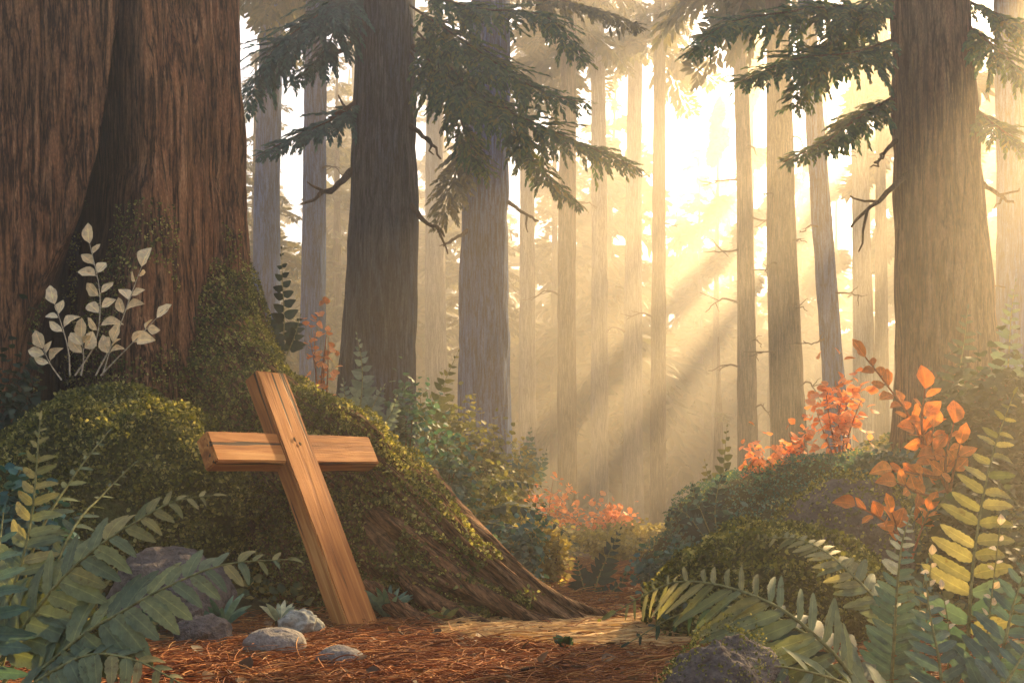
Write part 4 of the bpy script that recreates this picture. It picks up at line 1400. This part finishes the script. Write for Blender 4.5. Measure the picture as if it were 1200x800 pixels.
# ------------------------------------------------------------------ uncountable cover
def litter():
    rng = np.random.default_rng(44)
    n = 46000
    x = rng.uniform(-2.2, 2.6, n)
    y = 2.2 + 6.5 * rng.random(n) ** 1.7
    k = rng.random(n) < np.clip(path_mask(x, y) * 1.3, 0, 1)
    x, y = x[k], y[k]
    n = len(x)
    z = hmap(x, y)
    a = rng.normal(-.35, .75, n) + np.where(rng.random(n) < .25, rng.random(n) * 3, 0)
    d = np.stack([np.cos(a), np.sin(a), .10 * rng.normal(size=n) + .05], 1)
    L = .05 + .13 * rng.random(n) ** 2
    tv = np.linspace(0, 1, 5)
    V = []
    for s in range(3):
        an = s * 2.094
        V.append(np.stack([tv, .012 * np.cos(an) * (1 - .5 * tv) + .16 * (tv - tv ** 2), .012 * np.sin(an) * (1 - .5 * tv) + .14 * (tv - tv ** 2)], 1))
    T = (np.stack(V, 1).reshape(-1, 3), grid_faces(5, 3, True))
    R = frames(d, nrm(A(0, 0, 1) + .5 * rng.normal(size=(n, 3))))
    th = (.0028 + .0032 * rng.random(n)) / .024 / L
    R = R * np.stack([L, L * np.clip(th, .5, 4), L * np.clip(th, .5, 4)], 1)[:, None, :]
    mb = MB()
    mb.inst(T, R, np.stack([x, y, z + .006 + .02 * rng.random(n) ** 2], 1))
    n = 900
    x, y = rng.uniform(-2, 2, n), 2.2 + 5 * rng.random(n) ** 1.5
    k = path_mask(x, y) > .3
    x, y = x[k], y[k]
    scatter_leaves(mb, LEAF, np.stack([x, y, hmap(x, y) + .018], 1), np.tile(A(0, 0, 1.), (len(x), 1)), (.015, .05), rng, .5, 1)
    for q in range(60):
        x0, y0 = rng.uniform(-1.5, 1.2), 2.4 + 2.6 * rng.random()
        if path_mask(np.array(x0), np.array(y0)) < .5:
            continue
        a_, L_ = rng.normal(-.3, .7), .08 + .2 * rng.random()
        P = np.stack([x0 + np.cos(a_) * np.linspace(0, L_, 7), y0 + np.sin(a_) * np.linspace(0, L_, 7), 0 * np.linspace(0, 1, 7)], 1)
        P[:, :2] += .006 * rng.normal(size=(7, 2))
        P[:, 2] = hmap(P[:, 0], P[:, 1]) + .018
        mb.tube(P, np.linspace(.005, .002, 7) * (.6 + .8 * rng.random()), 5, 1)
    o = mb.build('needle_litter', [M['litter'], M['debris']])
    tag(o, 'rust brown fallen needles and straw strewn over the path', 'needle litter', kind='stuff')


litter()


def straw():  # pale strands laid as a sun patch, the light put into their colour
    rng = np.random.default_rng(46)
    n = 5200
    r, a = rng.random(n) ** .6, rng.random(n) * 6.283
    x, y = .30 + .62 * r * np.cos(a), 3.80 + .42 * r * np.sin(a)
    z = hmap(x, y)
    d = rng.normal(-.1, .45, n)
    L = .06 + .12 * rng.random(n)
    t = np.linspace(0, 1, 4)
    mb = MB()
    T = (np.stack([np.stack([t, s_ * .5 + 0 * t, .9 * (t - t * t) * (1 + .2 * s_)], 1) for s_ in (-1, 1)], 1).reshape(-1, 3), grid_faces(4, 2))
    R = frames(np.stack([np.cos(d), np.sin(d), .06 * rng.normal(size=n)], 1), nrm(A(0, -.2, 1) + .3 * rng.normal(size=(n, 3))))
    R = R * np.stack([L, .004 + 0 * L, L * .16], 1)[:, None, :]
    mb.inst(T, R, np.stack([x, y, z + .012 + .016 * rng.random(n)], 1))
    tag(mb.build('sun_patch_straw', M['straw']), 'pale golden sun patch straw standing in for sunlight across the path at the roots', 'sun patch straw', kind='stuff')


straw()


def cover():
    rng = np.random.default_rng(45)
    mb = MB()
    n = 120000
    y = 3.3 + 17 * rng.random(n) ** 1.7
    x = (rng.random(n) - .5) * 2 * (1.6 + .62 * y)
    k = (path_mask(x, y) < .25 + .2 * rng.random(n)) & (fbm(np.stack([x * 2.5, y * 2.5, 0 * x], -1), 3, 12) > .38)
    k &= ~((x < -.2) & (y < 4.4) & (x > -1.3))
    x, y = x[k], y[k]
    P = np.stack([x, y, hmap(x, y) + .10 * np.clip(fbm(np.stack([x * 5, y * 5, 0 * x], -1), 2, 15) - .3, 0, 1)], 1)
    Nn = np.tile(A(0, -.25, 1), (len(P), 1))
    scatter_leaves(mb, LEAF, P, nrm(Nn), (.025, .06), rng, .8, lift=.05)
    tag(mb.build('undergrowth', M['cover']), 'low green and golden leaves carpeting the banks of the clearing', 'undergrowth', kind='stuff')


cover()

# ------------------------------------------------------------------ air, light, camera
HX, HY0, HY1, HT = 75.0, -25.0, 95.0, 16.6
mb = MB()
c8 = [A(sx * HX, y_, z_) for z_ in (-1.6, HT) for y_ in (HY0, HY1) for sx in (-1, 1)]
mb.add(np.array(c8), [[0, 2, 3, 1], [4, 5, 7, 6], [0, 1, 5, 4], [2, 6, 7, 3], [0, 4, 6, 2], [1, 3, 7, 5]])
hm, nt, out = new_mat('haze air')
pv = nt.nodes.new('ShaderNodeVolumePrincipled')
pv.inputs['Color'].default_value = (.96, .91, .80, 1)
pv.inputs['Density'].default_value = .016
pv.inputs['Anisotropy'].default_value = .66
nt.links.new(pv.outputs[0], out.inputs['Volume'])
hz = mb.build('haze', hm, smooth=False)
tag(hz, 'warm golden mist hanging through the forest', 'haze', kind='stuff')

sl = bpy.data.lights.new('sun', 'SUN')
sl.energy = 4.3
sl.angle = math.radians(.6)
sl.color = (1.0, .67, .31)
so = bpy.data.objects.new('sun', sl)
col.objects.link(so)
import mathutils
sd = mathutils.Vector((math.sin(AZ) * math.cos(EL), math.cos(AZ) * math.cos(EL), math.sin(EL)))
so.rotation_euler = sd.to_track_quat('Z', 'Y').to_euler()
so.location = sd * 60

sc = bpy.context.scene
w = bpy.data.worlds.new('World')
sc.world = w
w.use_nodes = True
nt = w.node_tree
sk = nt.nodes.new('ShaderNodeTexSky')
sk.sky_type = 'NISHITA'
sk.sun_disc = False
sk.sun_elevation = EL
sk.sun_rotation = AZ
sk.dust_density = 3.5
sk.air_density = 1.0
nt.links.new(sk.outputs[0], nt.nodes['Background'].inputs[0])
nt.nodes['Background'].inputs[1].default_value = .07

cam = bpy.data.cameras.new('camera')
cam.sensor_width = 36
cam.lens = 36 * FPX / 1200
cam.shift_y = 190 / 1200
cam.clip_start = .05
cam.clip_end = 2000
co = bpy.data.objects.new('camera', cam)
col.objects.link(co)
co.location = (0, 0, CAMH)
co.rotation_euler = (math.pi / 2, 0, 0)
sc.camera = co

sc.render.engine = 'CYCLES'
cy = sc.cycles
cy.use_denoising = True
try:
    cy.denoiser = 'OPENIMAGEDENOISE'
except Exception:
    pass
cy.use_adaptive_sampling = True
cy.adaptive_threshold = .015
cy.max_bounces = 6
cy.diffuse_bounces = 3
cy.glossy_bounces = 2
cy.transmission_bounces = 3
cy.volume_bounces = 1
cy.transparent_max_bounces = 8
cy.caustics_reflective = False
cy.caustics_refractive = False
cy.sample_clamp_indirect = 6
sc.view_settings.view_transform = 'Standard'
sc.view_settings.look = 'None'
sc.view_settings.exposure = 2.3
sc.view_settings.gamma = 1.0
